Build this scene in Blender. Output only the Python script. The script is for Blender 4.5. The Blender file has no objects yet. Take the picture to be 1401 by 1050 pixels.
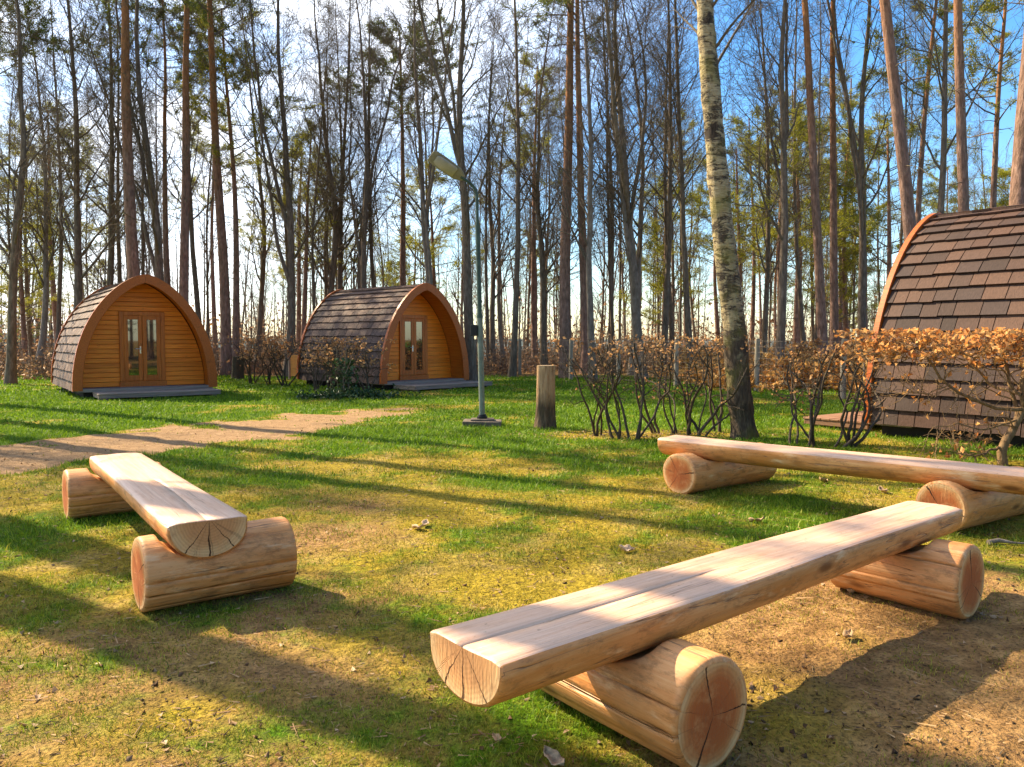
import bpy, math, random
import numpy as np
from mathutils import Vector, Matrix
C = bpy.context.scene.collection
PI = math.pi
R = math.radians
# ------------------------------------------------------------------ camera
CAMZ = 1.4; F = 1090.0; PITCH = math.atan(60 / F)
def ray(px, py):
    u = (px - 700.5) / F; v = (525 - py) / F
    return (u, math.cos(PITCH) + v * math.sin(PITCH), -math.sin(PITCH) + v * math.cos(PITCH))
def at(px, py, z=0.0):                      # point where the line of sight meets the level z
    d = ray(px, py); t = (z - CAMZ) / d[2]
    return np.array([d[0] * t, d[1] * t, z])
def dep(px, py, Y):                         # point on the line of sight at distance Y
    d = ray(px, py); t = Y / d[1]
    return np.array([d[0] * t, Y, CAMZ + d[2] * t])
cam = bpy.data.cameras.new('camera'); camo = bpy.data.objects.new('camera', cam); C.objects.link(camo)
camo.location = (0, 0, CAMZ); camo.rotation_euler = (PI / 2 - PITCH, 0, 0)
cam.sensor_width = 36; cam.lens = F * 36 / 1401; cam.clip_end = 6000; cam.clip_start = 0.05
bpy.context.scene.camera = camo
# ------------------------------------------------------------------ numpy noise
def _hash(ix, iy, s):
    n = (ix.astype(np.int64) * 374761393 + iy.astype(np.int64) * 668265263 + s * 1442695041) & 0x7fffffff
    n = ((n ^ (n >> 13)) * 1274126177) & 0x7fffffff
    return ((n ^ (n >> 16)) & 0xffff) / 65535.0
def vnoise(x, y, s=0):
    x = np.asarray(x, float); y = np.asarray(y, float)
    ix = np.floor(x); iy = np.floor(y); fx = x - ix; fy = y - iy
    fx = fx * fx * (3 - 2 * fx); fy = fy * fy * (3 - 2 * fy)
    a = _hash(ix, iy, s); b = _hash(ix + 1, iy, s); c = _hash(ix, iy + 1, s); d = _hash(ix + 1, iy + 1, s)
    return (a * (1 - fx) + b * fx) * (1 - fy) + (c * (1 - fx) + d * fx) * fy
def fbm(x, y, s=0, o=4):
    t = 0; a = .5; n = 0
    for k in range(o):
        t = t + a * vnoise(x * 2 ** k + 13.7 * k, y * 2 ** k - 7.1 * k, s + k); n += a; a *= .55
    return t / n
def sm(a, b, x):
    t = np.clip((x - a) / (b - a), 0, 1); return t * t * (3 - 2 * t)
def ground_z(x, y):
    x = np.asarray(x, float); y = np.asarray(y, float)
    z = .035 * (fbm(x * .8, y * .8, 3, 3) - .5) + .03 * (vnoise(x * 3.1, y * 3.1, 8) - .5) * (1 - sm(12, 30, y))
    lump = fbm(x * 9, y * 9, 21, 3) - .5
    z = z + .030 * lump * (1 - sm(4, 10, np.hypot(x, y)))
    far = np.maximum(0, y - 44)
    z = z - far * .075 * sm(0, 12, far) * (1 - .0 * far)
    z = np.maximum(z, -40)
    return z
def gz(x, y): return float(ground_z(np.array([x]), np.array([y]))[0])
# soil / path / green masks (how the turf itself is distributed)
PATH_UP = [(-140, 616), (0, 609), (80, 601), (150, 589), (250, 580), (380, 570), (500, 561), (560, 554), (640, 549.5), (740, 546.5), (800, 545)]
PATH_LO = [(-140, 668), (0, 648), (60, 640), (140, 622), (230, 613), (330, 606), (420, 596), (480, 582), (560, 567), (640, 557.5), (740, 551.5), (800, 547)]
def path_bounds(x):
    up = np.array([at(a, b)[:2] for a, b in PATH_UP]); lo = np.array([at(a, b)[:2] for a, b in PATH_LO])
    return np.interp(x, lo[:, 0], lo[:, 1]), np.interp(x, up[:, 0], up[:, 1]), max(lo[0, 0], up[0, 0]), min(lo[-1, 0], up[-1, 0])
def path_mask(x, y):
    lo, up, x0, x1 = path_bounds(x)
    w = 1.1 * (fbm(x * .9, y * 1.6, 5, 5) - .5) * 2 + .9 * (fbm(x * 5, y * 6, 15, 3) - .5)
    m = sm(-.35, .45, (y - lo) + w) * sm(-.45, .55, (up - y) + w) * (1 - .75 * sm(.60, .72, fbm(x * .8, y * 1.5, 25, 4)))
    return m * (x > x0 - 9) * (1 - .8 * sm(-3.6, -1.0, x + 3.2 * (fbm(x * 1.3, y * 2, 35, 3) - .5)))
def green_mask(x, y):
    n = fbm(x * .9 + 5, y * .9, 11, 4); n2 = fbm(x * 3.3, y * 3.3, 31, 3)
    dist = y + .0 * x
    base = .44 + .38 * sm(6.5, 12.5, dist + 2.0 * (fbm(x * .5, y * .5, 44, 2) - .5))
    g = base + (n - .5) * 1.45 + (n2 - .5) * .55
    g = g - .55 * sm(1.6, .4, np.hypot((x - 1.8) / 1.6, (y - 11.6) / .55))       # worn soil round the hedge feet
    g = g - .08 * sm(4.2, 3.0, y)
    g = g - .45 * sm(1.0, .3, np.hypot((x - 1.8) / 1.6, (y - 3.4) / 1.1))         # trodden earth by the near bench
    edge = 31 + 3 * (fbm(x * .3, y * .3, 52, 2) - .5) - 7 * sm(4, 9, x)
    return np.clip(g, 0, 1) * (1 - path_mask(x, y)) * (1 - sm(edge - 1, edge + 1.5, y))
def moss_mask(x, y):
    n = fbm(x * .7 + 9, y * .7, 63, 4) - .5
    m = .50 + .4 * sm(3.6, 5.6, y + n * 3) - .45 * sm(.6, 2.2, x) * sm(6, 4, y) + n * 1.3
    m = m - .28 * sm(-.2, -.9, x) * sm(3.9, 3.2, y)
    return np.clip(m, 0, 1) * (1 - sm(24, 33, y))
# ------------------------------------------------------------------ mesh helpers
def mesh_np(name, V, F, mats, midx=None, smooth=False, parent=None, attrs=None):
    """V (n,3); F list of (m,k) index arrays."""
    me = bpy.data.meshes.new(name); V = np.asarray(V, np.float32)
    me.vertices.add(len(V)); me.vertices.foreach_set('co', V.ravel())
    loops = np.concatenate([f.ravel() for f in F]).astype(np.int32)
    tot = np.concatenate([np.full(len(f), f.shape[1]) for f in F]).astype(np.int32)
    st = np.concatenate([[0], np.cumsum(tot)[:-1]]).astype(np.int32)
    me.loops.add(len(loops)); me.loops.foreach_set('vertex_index', loops)
    me.polygons.add(len(tot)); me.polygons.foreach_set('loop_start', st)
    for m in (mats if isinstance(mats, (list, tuple)) else [mats]): me.materials.append(m)
    if midx is not None: me.polygons.foreach_set('material_index', np.asarray(midx, np.int32))
    if smooth is not False:
        me.polygons.foreach_set('use_smooth', np.ones(len(tot), bool) if smooth is True else np.asarray(smooth, bool))
    for k, a in (attrs or {}).items():
        at_ = me.attributes.new(k, 'FLOAT', 'POINT'); at_.data.foreach_set('value', np.asarray(a, np.float32))
    me.update(calc_edges=True); me.validate()
    o = bpy.data.objects.new(name, me); C.objects.link(o)
    if parent is not None: o.parent = parent
    return o
class MB:
    def __init__(s): s.v = []; s.f = []; s.m = []; s.s = []
    def face(s, pts, m=0, smooth=False):
        b = len(s.v); s.v += [tuple(p) for p in pts]; s.f.append(tuple(range(b, b + len(pts)))); s.m.append(m); s.s.append(smooth)
    def box8(s, p, m=0):                      # p: 8 points, bottom 0-3 ccw, top 4-7
        b = len(s.v); s.v += [tuple(q) for q in p]
        for q in ((3, 2, 1, 0), (4, 5, 6, 7), (0, 1, 5, 4), (1, 2, 6, 5), (2, 3, 7, 6), (3, 0, 4, 7)):
            s.f.append(tuple(b + k for k in q)); s.m.append(m); s.s.append(False)
    def box(s, x0, x1, y0, y1, z0, z1, m=0, j=0):
        r = lambda: random.uniform(-j, j) if j else 0
        s.box8([(x0 + r(), y0 + r(), z0), (x1 + r(), y0 + r(), z0), (x1 + r(), y1 + r(), z0), (x0 + r(), y1 + r(), z0),
                (x0 + r(), y0 + r(), z1 + r()), (x1 + r(), y0 + r(), z1 + r()), (x1 + r(), y1 + r(), z1 + r()), (x0 + r(), y1 + r(), z1 + r())], m)
    def grid(s, rows, m=0, smooth=True, close=False):
        b = len(s.v); n = len(rows[0])
        for r in rows: s.v += [tuple(p) for p in r]
        for i in range(len(rows) - 1):
            for k in range(n if close else n - 1):
                k2 = (k + 1) % n
                s.f.append((b + i * n + k, b + i * n + k2, b + (i + 1) * n + k2, b + (i + 1) * n + k)); s.m.append(m); s.s.append(smooth)
    def tube(s, pts, rad, sides=10, m=0, cap=True):
        P = np.array(pts, float); rad = np.broadcast_to(np.asarray(rad, float), (len(P),))
        T = np.gradient(P, axis=0); T /= np.linalg.norm(T, axis=1)[:, None]
        ref = np.array([1., 0, 0]) if abs(T.mean(0)[2]) > .75 else np.array([0, 0, 1.])
        U = np.cross(ref, T); U /= np.linalg.norm(U, axis=1)[:, None]; W = np.cross(T, U)
        a = np.arange(sides) * 2 * PI / sides
        rows = [P[i] + rad[i] * (np.cos(a)[:, None] * U[i] + np.sin(a)[:, None] * W[i]) for i in range(len(P))]
        s.grid(rows, m, True, True)
        if cap: s.face(rows[0][::-1], m); s.face(rows[-1], m)
    def build(s, name, mats, parent=None, bevel=0, seg=2):
        me = bpy.data.meshes.new(name); me.from_pydata(s.v, [], s.f)
        for m in (mats if isinstance(mats, (list, tuple)) else [mats]): me.materials.append(m)
        me.polygons.foreach_set('material_index', s.m); me.polygons.foreach_set('use_smooth', s.s); me.update()
        o = bpy.data.objects.new(name, me); C.objects.link(o)
        if parent is not None: o.parent = parent
        if bevel:
            b = o.modifiers.new('bevel', 'BEVEL'); b.width = bevel; b.segments = seg; b.limit_method = 'ANGLE'; b.angle_limit = R(40)
        return o
def tag(o, label=None, cat=None, group=None, kind=None):
    if label: o['label'] = label
    if cat: o['category'] = cat
    if group: o['group'] = group
    if kind: o['kind'] = kind
    return o
def empty(name, loc, rz=0, label=None, cat=None, group=None):
    o = bpy.data.objects.new(name, None); C.objects.link(o); o.empty_display_size = .2
    o.location = loc; o.rotation_euler = (0, 0, rz); return tag(o, label, cat, group)
def tubes(groups):
    """groups: list of (P (m,n,3), Rad (m,n), sides) -> V, [quads]"""
    Vs = []; Fs = []; off = 0
    for P, Rd, k in groups:
        m, n = Rd.shape
        if m == 0: continue
        T = np.gradient(P, axis=1); T /= np.maximum(np.linalg.norm(T, axis=2, keepdims=True), 1e-9)
        mt = np.abs(T.mean(1)[:, 2]) > .72
        ref = np.where(mt[:, None], np.array([1., 0, 0]), np.array([0, 0, 1.]))[:, None, :]
        U = np.cross(np.broadcast_to(ref, T.shape), T); U /= np.maximum(np.linalg.norm(U, axis=2, keepdims=True), 1e-9)
        W = np.cross(T, U); a = np.arange(k) * 2 * PI / k
        V = P[:, :, None, :] + Rd[:, :, None, None] * (np.cos(a)[None, None, :, None] * U[:, :, None, :] + np.sin(a)[None, None, :, None] * W[:, :, None, :])
        Vs.append(V.reshape(-1, 3))
        idx = off + np.arange(m * n * k).reshape(m, n, k); i2 = np.roll(idx, -1, axis=2)
        Fs.append(np.stack([idx[:, :-1], i2[:, :-1], i2[:, 1:], idx[:, 1:]], -1).reshape(-1, 4)); off += m * n * k
    return np.concatenate(Vs), Fs
# ------------------------------------------------------------------ materials
class NT:
    def __init__(s, name):
        s.mat = bpy.data.materials.new(name); s.mat.use_nodes = True; s.t = s.mat.node_tree
        s.n = s.t.nodes; s.l = s.t.links; s.b = s.n['Principled BSDF']; s.b.inputs['Specular IOR Level'].default_value = .25
    def new(s, typ, **kw):
        n = s.n.new(typ)
        for k, v in kw.items(): setattr(n, k, v)
        return n
    def link(s, a, b): s.l.new(a, b)
    def coord(s, out='Object', scale=(1, 1, 1), loc=(0, 0, 0)):
        tc = s.new('ShaderNodeTexCoord'); mp = s.new('ShaderNodeMapping')
        mp.inputs['Scale'].default_value = scale; mp.inputs['Location'].default_value = loc
        s.link(tc.outputs[out], mp.inputs['Vector']); return mp.outputs[0]
    def noise(s, vec, scale=5, detail=4, rough=.55, dist=0):
        n = s.new('ShaderNodeTexNoise'); n.inputs['Scale'].default_value = scale; n.inputs['Detail'].default_value = detail
        n.inputs['Roughness'].default_value = rough; n.inputs['Distortion'].default_value = dist
        if vec is not None: s.link(vec, n.inputs['Vector'])
        return n.outputs['Fac']
    def ramp(s, fac, stops, interp='LINEAR'):
        r = s.new('ShaderNodeValToRGB'); e = r.color_ramp.elements; r.color_ramp.interpolation = interp
        while len(e) < len(stops): e.new(.5)
        for k, (p, c) in enumerate(stops):
            e[k].position = p; e[k].color = (c, c, c, 1) if isinstance(c, (int, float)) else (*c, 1)
        s.link(fac, r.inputs['Fac']); return r.outputs['Color']
    def mix(s, fac, a, b, mode='MIX'):
        m = s.new('ShaderNodeMix', data_type='RGBA', blend_type=mode)
        for v, i in ((fac, 0), (a, 6), (b, 7)):
            if isinstance(v, (int, float)): m.inputs[i].default_value = v if i == 0 else (v, v, v, 1)
            elif isinstance(v, tuple): m.inputs[i].default_value = (*v, 1)
            else: s.link(v, m.inputs[i])
        return m.outputs[2]
    def math(s, op, a, b=None):
        m = s.new('ShaderNodeMath', operation=op)
        for v, i in ((a, 0), (b, 1)):
            if v is None: continue
            if isinstance(v, (int, float)): m.inputs[i].default_value = v
            else: s.link(v, m.inputs[i])
        return m.outputs[0]
    def attr(s, name):
        a = s.new('ShaderNodeAttribute', attribute_name=name); return a.outputs['Fac']
    def island(s): return s.new('ShaderNodeNewGeometry').outputs['Random Per Island']
    def objrand(s): return s.new('ShaderNodeObjectInfo').outputs['Random']
    def bump(s, h, strength=.5, dist=.02):
        b = s.new('ShaderNodeBump'); b.inputs['Strength'].default_value = strength; b.inputs['Distance'].default_value = dist
        s.link(h, b.inputs['Height']); s.link(b.outputs[0], s.b.inputs['Normal'])
    def done(s, col, rough=.8, spec=None, trans=0):
        if isinstance(col, tuple): s.b.inputs['Base Color'].default_value = (*col, 1)
        else: s.link(col, s.b.inputs['Base Color'])
        if isinstance(rough, (int, float)): s.b.inputs['Roughness'].default_value = rough
        else: s.link(rough, s.b.inputs['Roughness'])
        if spec is not None: s.b.inputs['Specular IOR Level'].default_value = spec
        if trans:                                        # leaves and blades let some light through
            out = s.n['Material Output']; tr = s.new('ShaderNodeBsdfTranslucent'); ad = s.new('ShaderNodeMixShader'); ad.inputs[0].default_value = trans
            if isinstance(col, tuple): tr.inputs[0].default_value = (*col, 1)
            else: s.link(col, tr.inputs[0])
            s.link(s.b.outputs[0], ad.inputs[1]); s.link(tr.outputs[0], ad.inputs[2]); s.link(ad.outputs[0], out.inputs[0])
        return s.mat
def mat_ground():
    m = NT('turf_soil'); v = m.coord()
    n1 = m.noise(v, 1.1, 5, .6); n2 = m.noise(v, 7, 5, .65); n3 = m.noise(v, 60, 4, .7); n4 = m.noise(v, 22, 3, .6, .4)
    soil = m.ramp(n2, [(.25, (.11, .055, .022)), (.5, (.30, .165, .065)), (.75, (.50, .30, .12))])
    moss = m.ramp(n4, [(.25, (.13, .10, .008)), (.6, (.38, .275, .022)), (.85, (.57, .41, .07))])
    moss = m.mix(m.ramp(m.noise(m.coord('Object', (1, 1, 1), (4, 9, 0)), 1.9, 5, .65), [(.50, 0.0), (.70, .45)]), moss, m.ramp(n3, [(.3, (.34, .215, .085)), (.7, (.66, .47, .22))]))
    ms = m.math('ADD', m.attr('moss'), m.math('MULTIPLY', m.math('SUBTRACT', n1, .5), .8))
    c = m.mix(m.ramp(ms, [(.3, 0.05), (.7, .95)]), soil, moss)
    green = m.ramp(n4, [(.25, (.03, .07, .003)), (.6, (.095, .185, .005)), (.85, (.18, .27, .012))])
    g = m.math('ADD', m.attr('green'), m.math('MULTIPLY', m.math('SUBTRACT', n2, .5), .9))
    c = m.mix(m.ramp(g, [(.38, 0.0), (.72, 1.0)]), c, green)
    p = m.math('ADD', m.attr('path'), m.math('MULTIPLY', m.math('SUBTRACT', n2, .5), .6))
    sand = m.ramp(n2, [(.2, (.20, .115, .055)), (.55, (.38, .235, .12)), (.8, (.50, .33, .18))])
    c = m.mix(m.ramp(p, [(.40, 0.0), (.62, 1.0)]), c, sand)
    spk = m.ramp(n3, [(.34, .26), (.48, .92), (.75, 1.2)])
    c = m.mix(1.0, c, spk, 'MULTIPLY')
    h = m.math('ADD', m.math('MULTIPLY', n3, .5), m.math('MULTIPLY', m.noise(v, 26, 4, .65), 1.0))
    m.bump(h, .9, .035)
    return m.done(c, .95, .1)
def mat_grass():
    m = NT('grass_blades'); r = m.island(); t = m.attr('hue')
    a = m.ramp(r, [(0, (.05, .11, .003)), (.5, (.135, .24, .006)), (1, (.26, .36, .016))])
    b = m.ramp(r, [(0, (.15, .13, .008)), (.5, (.36, .26, .028)), (1, (.58, .41, .10))])
    return m.done(m.mix(t, a, b), .55, .3, .35)
def mat_bark(name, cols, sc=(9, 9, 1.6), bump=.6, grad=None, dist=.03):
    m = NT(name); v = m.coord('Object', sc); n = m.noise(v, 2.2, 5, .65, .3); n2 = m.noise(m.coord('Object', (3, 3, 1)), 1.2, 4)
    c = m.ramp(n, [(.28, cols[0]), (.52, cols[1]), (.75, cols[2])])
    if grad:
        sx = m.new('ShaderNodeSeparateXYZ'); m.link(m.coord(), sx.inputs[0])
        up = m.ramp(n, [(.25, grad[0]), (.55, grad[1]), (.8, grad[2])])
        k = m.math('ADD', m.math('MULTIPLY', m.math('SUBTRACT', sx.outputs[2], grad[3]), 1.0 / grad[4]), m.math('MULTIPLY', m.math('SUBTRACT', n2, .5), .9))
        c = m.mix(m.ramp(k, [(0, 0.0), (1, 1.0)]), c, up)
    c = m.mix(m.math('MULTIPLY', n2, .55), c, m.mix(m.objrand(), (.10, .085, .045), (.17, .145, .12)))
    m.bump(n, bump, dist)
    return m.done(c, .9, .15)
def mat_birch():
    m = NT('birch_bark'); v = m.coord(); sx = m.new('ShaderNodeSeparateXYZ'); m.link(v, sx.inputs[0])
    band = m.noise(m.coord('Object', (2.6, 2.6, 7.5)), 1.6, 6, .75, 1.2); fine = m.noise(m.coord('Object', (6, 6, 60)), 2, 3, .6)
    crack = m.noise(m.coord('Object', (10, 10, 2.5)), 2.2, 5, .7, .6)
    white = m.ramp(fine, [(.3, (.22, .155, .07)), (.5, (.42, .33, .18)), (.75, (.56, .47, .30))])
    dark = m.ramp(crack, [(.3, (.02, .014, .010)), (.55, (.09, .065, .045)), (.8, (.25, .19, .12))])
    bl = m.ramp(m.math('ADD', band, m.math('MULTIPLY', m.math('SUBTRACT', m.noise(m.coord('Object', (2, 2, 1.1)), 1.3, 4, .6), .5), .5)), [(.50, 0.0), (.57, 1.0)])
    hz = m.math('SUBTRACT', 1.0, m.math('MULTIPLY', sx.outputs[2], .50))
    low = m.ramp(m.math('ADD', m.math('MULTIPLY', hz, .8), m.math('MULTIPLY', m.math('SUBTRACT', m.noise(v, 2.6, 4), .5), 1.3)), [(.12, 0.0), (.3, 1.0)])
    k = m.mix(1.0, bl, low, 'LIGHTEN')
    c = m.mix(k, white, dark)
    moss = m.ramp(m.noise(v, 2.3, 4), [(.5, 0.0), (.68, .55)])
    c = m.mix(moss, c, (.22, .20, .035))
    m.bump(m.math('SUBTRACT', crack, m.math('MULTIPLY', k, .4)), .8, .04)
    return m.done(c, .8, .2)
def mat_leafy(name, cols, trans=.3, rough=.6):
    m = NT(name); r = m.island()
    c = m.ramp(r, [(k / (len(cols) - 1), x) for k, x in enumerate(cols)])
    return m.done(c, rough, .25, trans)
def wood_side(name, seed=0):
    """peeled spruce log: pale, grain along local X, cambium stains, knots and checks"""
    m = NT(name); off = (seed * 3.1, seed * 1.7, seed)
    g = m.noise(m.coord('Object', (1.3, 26, 26), off), 1.6, 5, .62, .25); st = m.noise(m.coord('Object', (.9, 3.6, 3.6), off), 1.7, 5, .65, .5)
    fi = m.noise(m.coord('Object', (5, 90, 90), off), 1.5, 3, .6)
    c = m.ramp(g, [(.25, (.60, .235, .075)), (.5, (.69, .325, .115)), (.78, (.78, .44, .19))])
    c = m.mix(m.ramp(st, [(.42, 0.0), (.64, .8)]), c, (.52, .20, .042))
    c = m.mix(m.ramp(m.noise(m.coord('Object', (1.2, 5, 5), (seed + 4, 2, 1)), 2.2, 4, .7), [(.58, 0.0), (.72, .7)]), c, (.80, .62, .38))
    ck = m.noise(m.coord('Object', (.35, 9, 9), off), 1.5, 3, .5, .1)
    line = m.ramp(ck, [(.4955, 0.0), (.499, .85), (.501, .85), (.5045, 0.0)])
    c = m.mix(line, c, (.12, .055, .02))
    vo = m.new('ShaderNodeTexVoronoi'); vo.inputs['Scale'].default_value = 1.0; m.link(m.coord('Object', (2.6, 6.5, 6.5), off), vo.inputs['Vector'])
    kn = m.ramp(vo.outputs['Distance'], [(.0, 1.0), (.10, .9), (.17, .35), (.24, 0.0)])
    pick = m.new('ShaderNodeSeparateColor'); m.link(vo.outputs['Color'], pick.inputs[0])
    kn = m.mix(1.0, kn, m.ramp(pick.outputs[0], [(.70, 0.0), (.72, 1.0)]), 'MULTIPLY')
    c = m.mix(kn, c, (.20, .075, .022))
    dirt = m.noise(m.coord('Object', (3, 7, 7), (seed + 9, 0, 3)), 2.4, 6, .75)
    c = m.mix(m.ramp(dirt, [(.50, 0.0), (.66, .75)]), c, (.26, .115, .04))
    c = m.mix(m.ramp(m.noise(m.coord('Object', (9, 40, 40)), 2.2, 4, .7), [(.60, 0.0), (.72, .6)]), c, (.28, .125, .045))
    h = m.math('SUBTRACT', m.math('ADD', m.math('MULTIPLY', g, .5), m.math('MULTIPLY', fi, .35)), m.math('MULTIPLY', line, 1.2))
    m.bump(h, .45, .012)
    return m.done(c, m.ramp(g, [(.3, .42), (.7, .6)]), .4)
def wood_top(name, seed=0):
    m = NT(name); off = (seed * 2.3, seed * .7, 0)
    g = m.noise(m.coord('Object', (.8, 30, 30), off), 1.7, 5, .6, .3); st = m.noise(m.coord('Object', (1.1, 4, 4), off), 1.6, 4, .6, .3)
    c = m.ramp(g, [(.25, (.60, .33, .20)), (.5, (.71, .44, .29)), (.78, (.79, .55, .39))])
    c = m.mix(m.ramp(st, [(.5, 0.0), (.72, .55)]), c, (.62, .33, .17))
    ck = m.noise(m.coord('Object', (.22, 7, 7), off), 1.5, 2, .5, .05)
    line = m.ramp(ck, [(.495, 0.0), (.499, .5), (.501, .5), (.505, 0.0)])
    c = m.mix(line, c, (.16, .07, .03))
    c = m.mix(m.ramp(m.noise(m.coord('Object', (2.5, 9, 9), (seed, 2, 5)), 2.2, 6, .75), [(.54, 0.0), (.70, .55)]), c, (.42, .20, .10))
    c = m.mix(m.ramp(m.noise(m.coord('Object', (14, 14, 14)), 2.5, 3, .6), [(.66, 0.0), (.72, .6)]), c, (.25, .12, .06))
    m.bump(m.math('SUBTRACT', m.math('ADD', g, m.math('MULTIPLY', m.noise(m.coord('Object', (2, 70, 70)), 2, 3), .5)), m.math('MULTIPLY', line, 1.3)), .4, .01)
    return m.done(c, m.ramp(st, [(.3, .34), (.7, .5)]), .45)
def wood_end(name, red=1.0, R0=.19, spin=6.28, splits=((0.0, .0045), (2.4, .0028), (4.3, .0022))):
    """sawn end: rings round local X axis, reddish heart, radial splits, dirty rim"""
    m = NT(name); sx = m.new('ShaderNodeSeparateXYZ'); m.link(m.coord(), sx.inputs[0])
    r = m.math('SQRT', m.math('ADD', m.math('MULTIPLY', sx.outputs[1], sx.outputs[1]), m.math('MULTIPLY', sx.outputs[2], sx.outputs[2])))
    nz = m.noise(m.coord(), 9, 5, .65); rr = m.math('ADD', r, m.math('MULTIPLY', m.math('SUBTRACT', nz, .5), .07))
    ring = m.math('SINE', m.math('MULTIPLY', m.math('ADD', r, m.math('MULTIPLY', nz, .02)), 420))
    deep = m.ramp(rr, [(.0, (.36, .09, .024)), (.115, (.46, .13, .034)), (.145, (.55, .23, .075)), (.165, (.66, .40, .18)), (.19, (.70, .48, .25))])
    pale = m.ramp(rr, [(.0, (.62, .35, .15)), (.12, (.66, .40, .18)), (.17, (.70, .46, .23))])
    c = m.mix(red, pale, deep)
    saw = m.noise(m.coord('Object', (1, 60, 8)), 2, 3)
    c = m.mix(m.math('MULTIPLY', m.math('ADD', ring, 1.0), .13), c, (.34, .14, .05))
    c = m.mix(m.ramp(m.noise(m.coord('Object', (1, 1, 1), (3, 1, 2)), 13, 5, .75), [(.50, 0.0), (.74, .55)]), c, (.68, .36, .14))
    c = m.mix(m.ramp(m.noise(m.coord('Object', (1, 1, 1), (7, 5, 2)), 17, 5, .75), [(.55, 0.0), (.75, .6)]), c, (.28, .10, .035))
    an = m.math('ADD', m.math('ARCTAN2', sx.outputs[2], sx.outputs[1]), m.math('MULTIPLY', m.math('SUBTRACT', nz, .5), .35))
    na = m.new('ShaderNodeTexNoise', noise_dimensions='1D'); na.inputs['Scale'].default_value = 2.3; na.inputs['Detail'].default_value = 2; m.link(m.math('ADD', an, m.math('MULTIPLY', m.objrand(), 20)), na.inputs['W'])
    ck = m.mix(1.0, m.ramp(na.outputs['Fac'], [(.496, 0.0), (.5, .4), (.504, 0.0)]), m.ramp(m.math('MULTIPLY', r, 5), [(.1, 0.0), (.3, 1.0)]), 'MULTIPLY')
    for k, (a0, w0) in enumerate(splits):      # main splits, wider towards the rim
        da = m.math('SINE', m.math('MULTIPLY', m.math('SUBTRACT', m.math('SUBTRACT', an, m.math('MULTIPLY', m.objrand(), spin)), a0), .5))
        d = m.math('MULTIPLY', m.math('ABSOLUTE', da), m.math('MULTIPLY', r, 2.0))
        ln = m.math('LESS_THAN', d, m.math('MULTIPLY', m.math('ADD', r, .01), w0 / .12)); ck = m.mix(1.0, ck, ln, 'LIGHTEN')
    c = m.mix(m.math('MULTIPLY', ck, .92), c, (.045, .018, .008))
    rim = m.ramp(m.math('ADD', r, m.math('MULTIPLY', m.math('SUBTRACT', m.noise(m.coord(), 21, 3), .5), .05)), [(R0 - .012, 0.0), (R0 + .004, .85)])
    c = m.mix(rim, c, (.13, .06, .025))
    m.bump(m.math('ADD', m.math('MULTIPLY', saw, .6), m.math('MULTIPLY', m.math('SUBTRACT', 1.0, ck), 1.0)), .6, .012)
    return m.done(c, .75, .2)
def mat_board(name, cols, axis=0, seam=0, rough=.5):
    """planed boards, grain along local axis; optional seams every `seam` m along Z"""
    m = NT(name); sc = [22, 22, 22]; sc[axis] = 1.2
    g = m.noise(m.coord('Object', tuple(sc)), 1.5, 5, .6, .3); b = m.noise(m.coord('Object', (.3, .3, 7)), 1.3, 1)
    c = m.ramp(g, [(.25, cols[0]), (.5, cols[1]), (.78, cols[2])])
    c = m.mix(.8, c, m.ramp(m.island(), [(0, .85), (1, 1.15)]), 'MULTIPLY')
    c = m.mix(m.ramp(m.noise(m.coord('Object', (3, 3, 3)), 2.2, 4, .7), [(.62, 0.0), (.72, .6)]), c, tuple(x * .5 for x in cols[0]))
    m.bump(g, .25, .008)
    return m.done(c, rough, .35)
def mat_shingle(name, cols):
    m = NT(name); r = m.island(); g = m.noise(m.coord('Object', (9, 30, 9)), 2, 4, .65); st = m.noise(m.coord(), .9, 4)
    c = m.ramp(r, [(k / (len(cols) - 1), x) for k, x in enumerate(cols)])
    c = m.mix(.75, c, m.ramp(g, [(.3, .62), (.7, 1.25)]), 'MULTIPLY')
    c = m.mix(m.ramp(st, [(.5, 0.0), (.75, .3)]), c, (.10, .075, .06))
    m.bump(g, .5, .01)
    return m.done(c, .75, .25)
def mat_plain(name, col, rough=.6, metal=0, var=.25, sc=8, bump=.2):
    m = NT(name); n = m.noise(m.coord(), sc, 5, .65)
    c = m.ramp(n, [(.3, tuple(x * (1 - var) for x in col)), (.7, tuple(min(1, x * (1 + var)) for x in col))])
    m.b.inputs['Metallic'].default_value = metal; m.bump(n, bump, .01)
    return m.done(c, rough, .3)
def mat_glass():
    m = NT('door_glass'); m.b.inputs['Base Color'].default_value = (.012, .012, .012, 1); m.b.inputs['Roughness'].default_value = .02
    m.b.inputs['Specular IOR Level'].default_value = 1.0; m.b.inputs['IOR'].default_value = 1.7
    return m.mat
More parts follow.
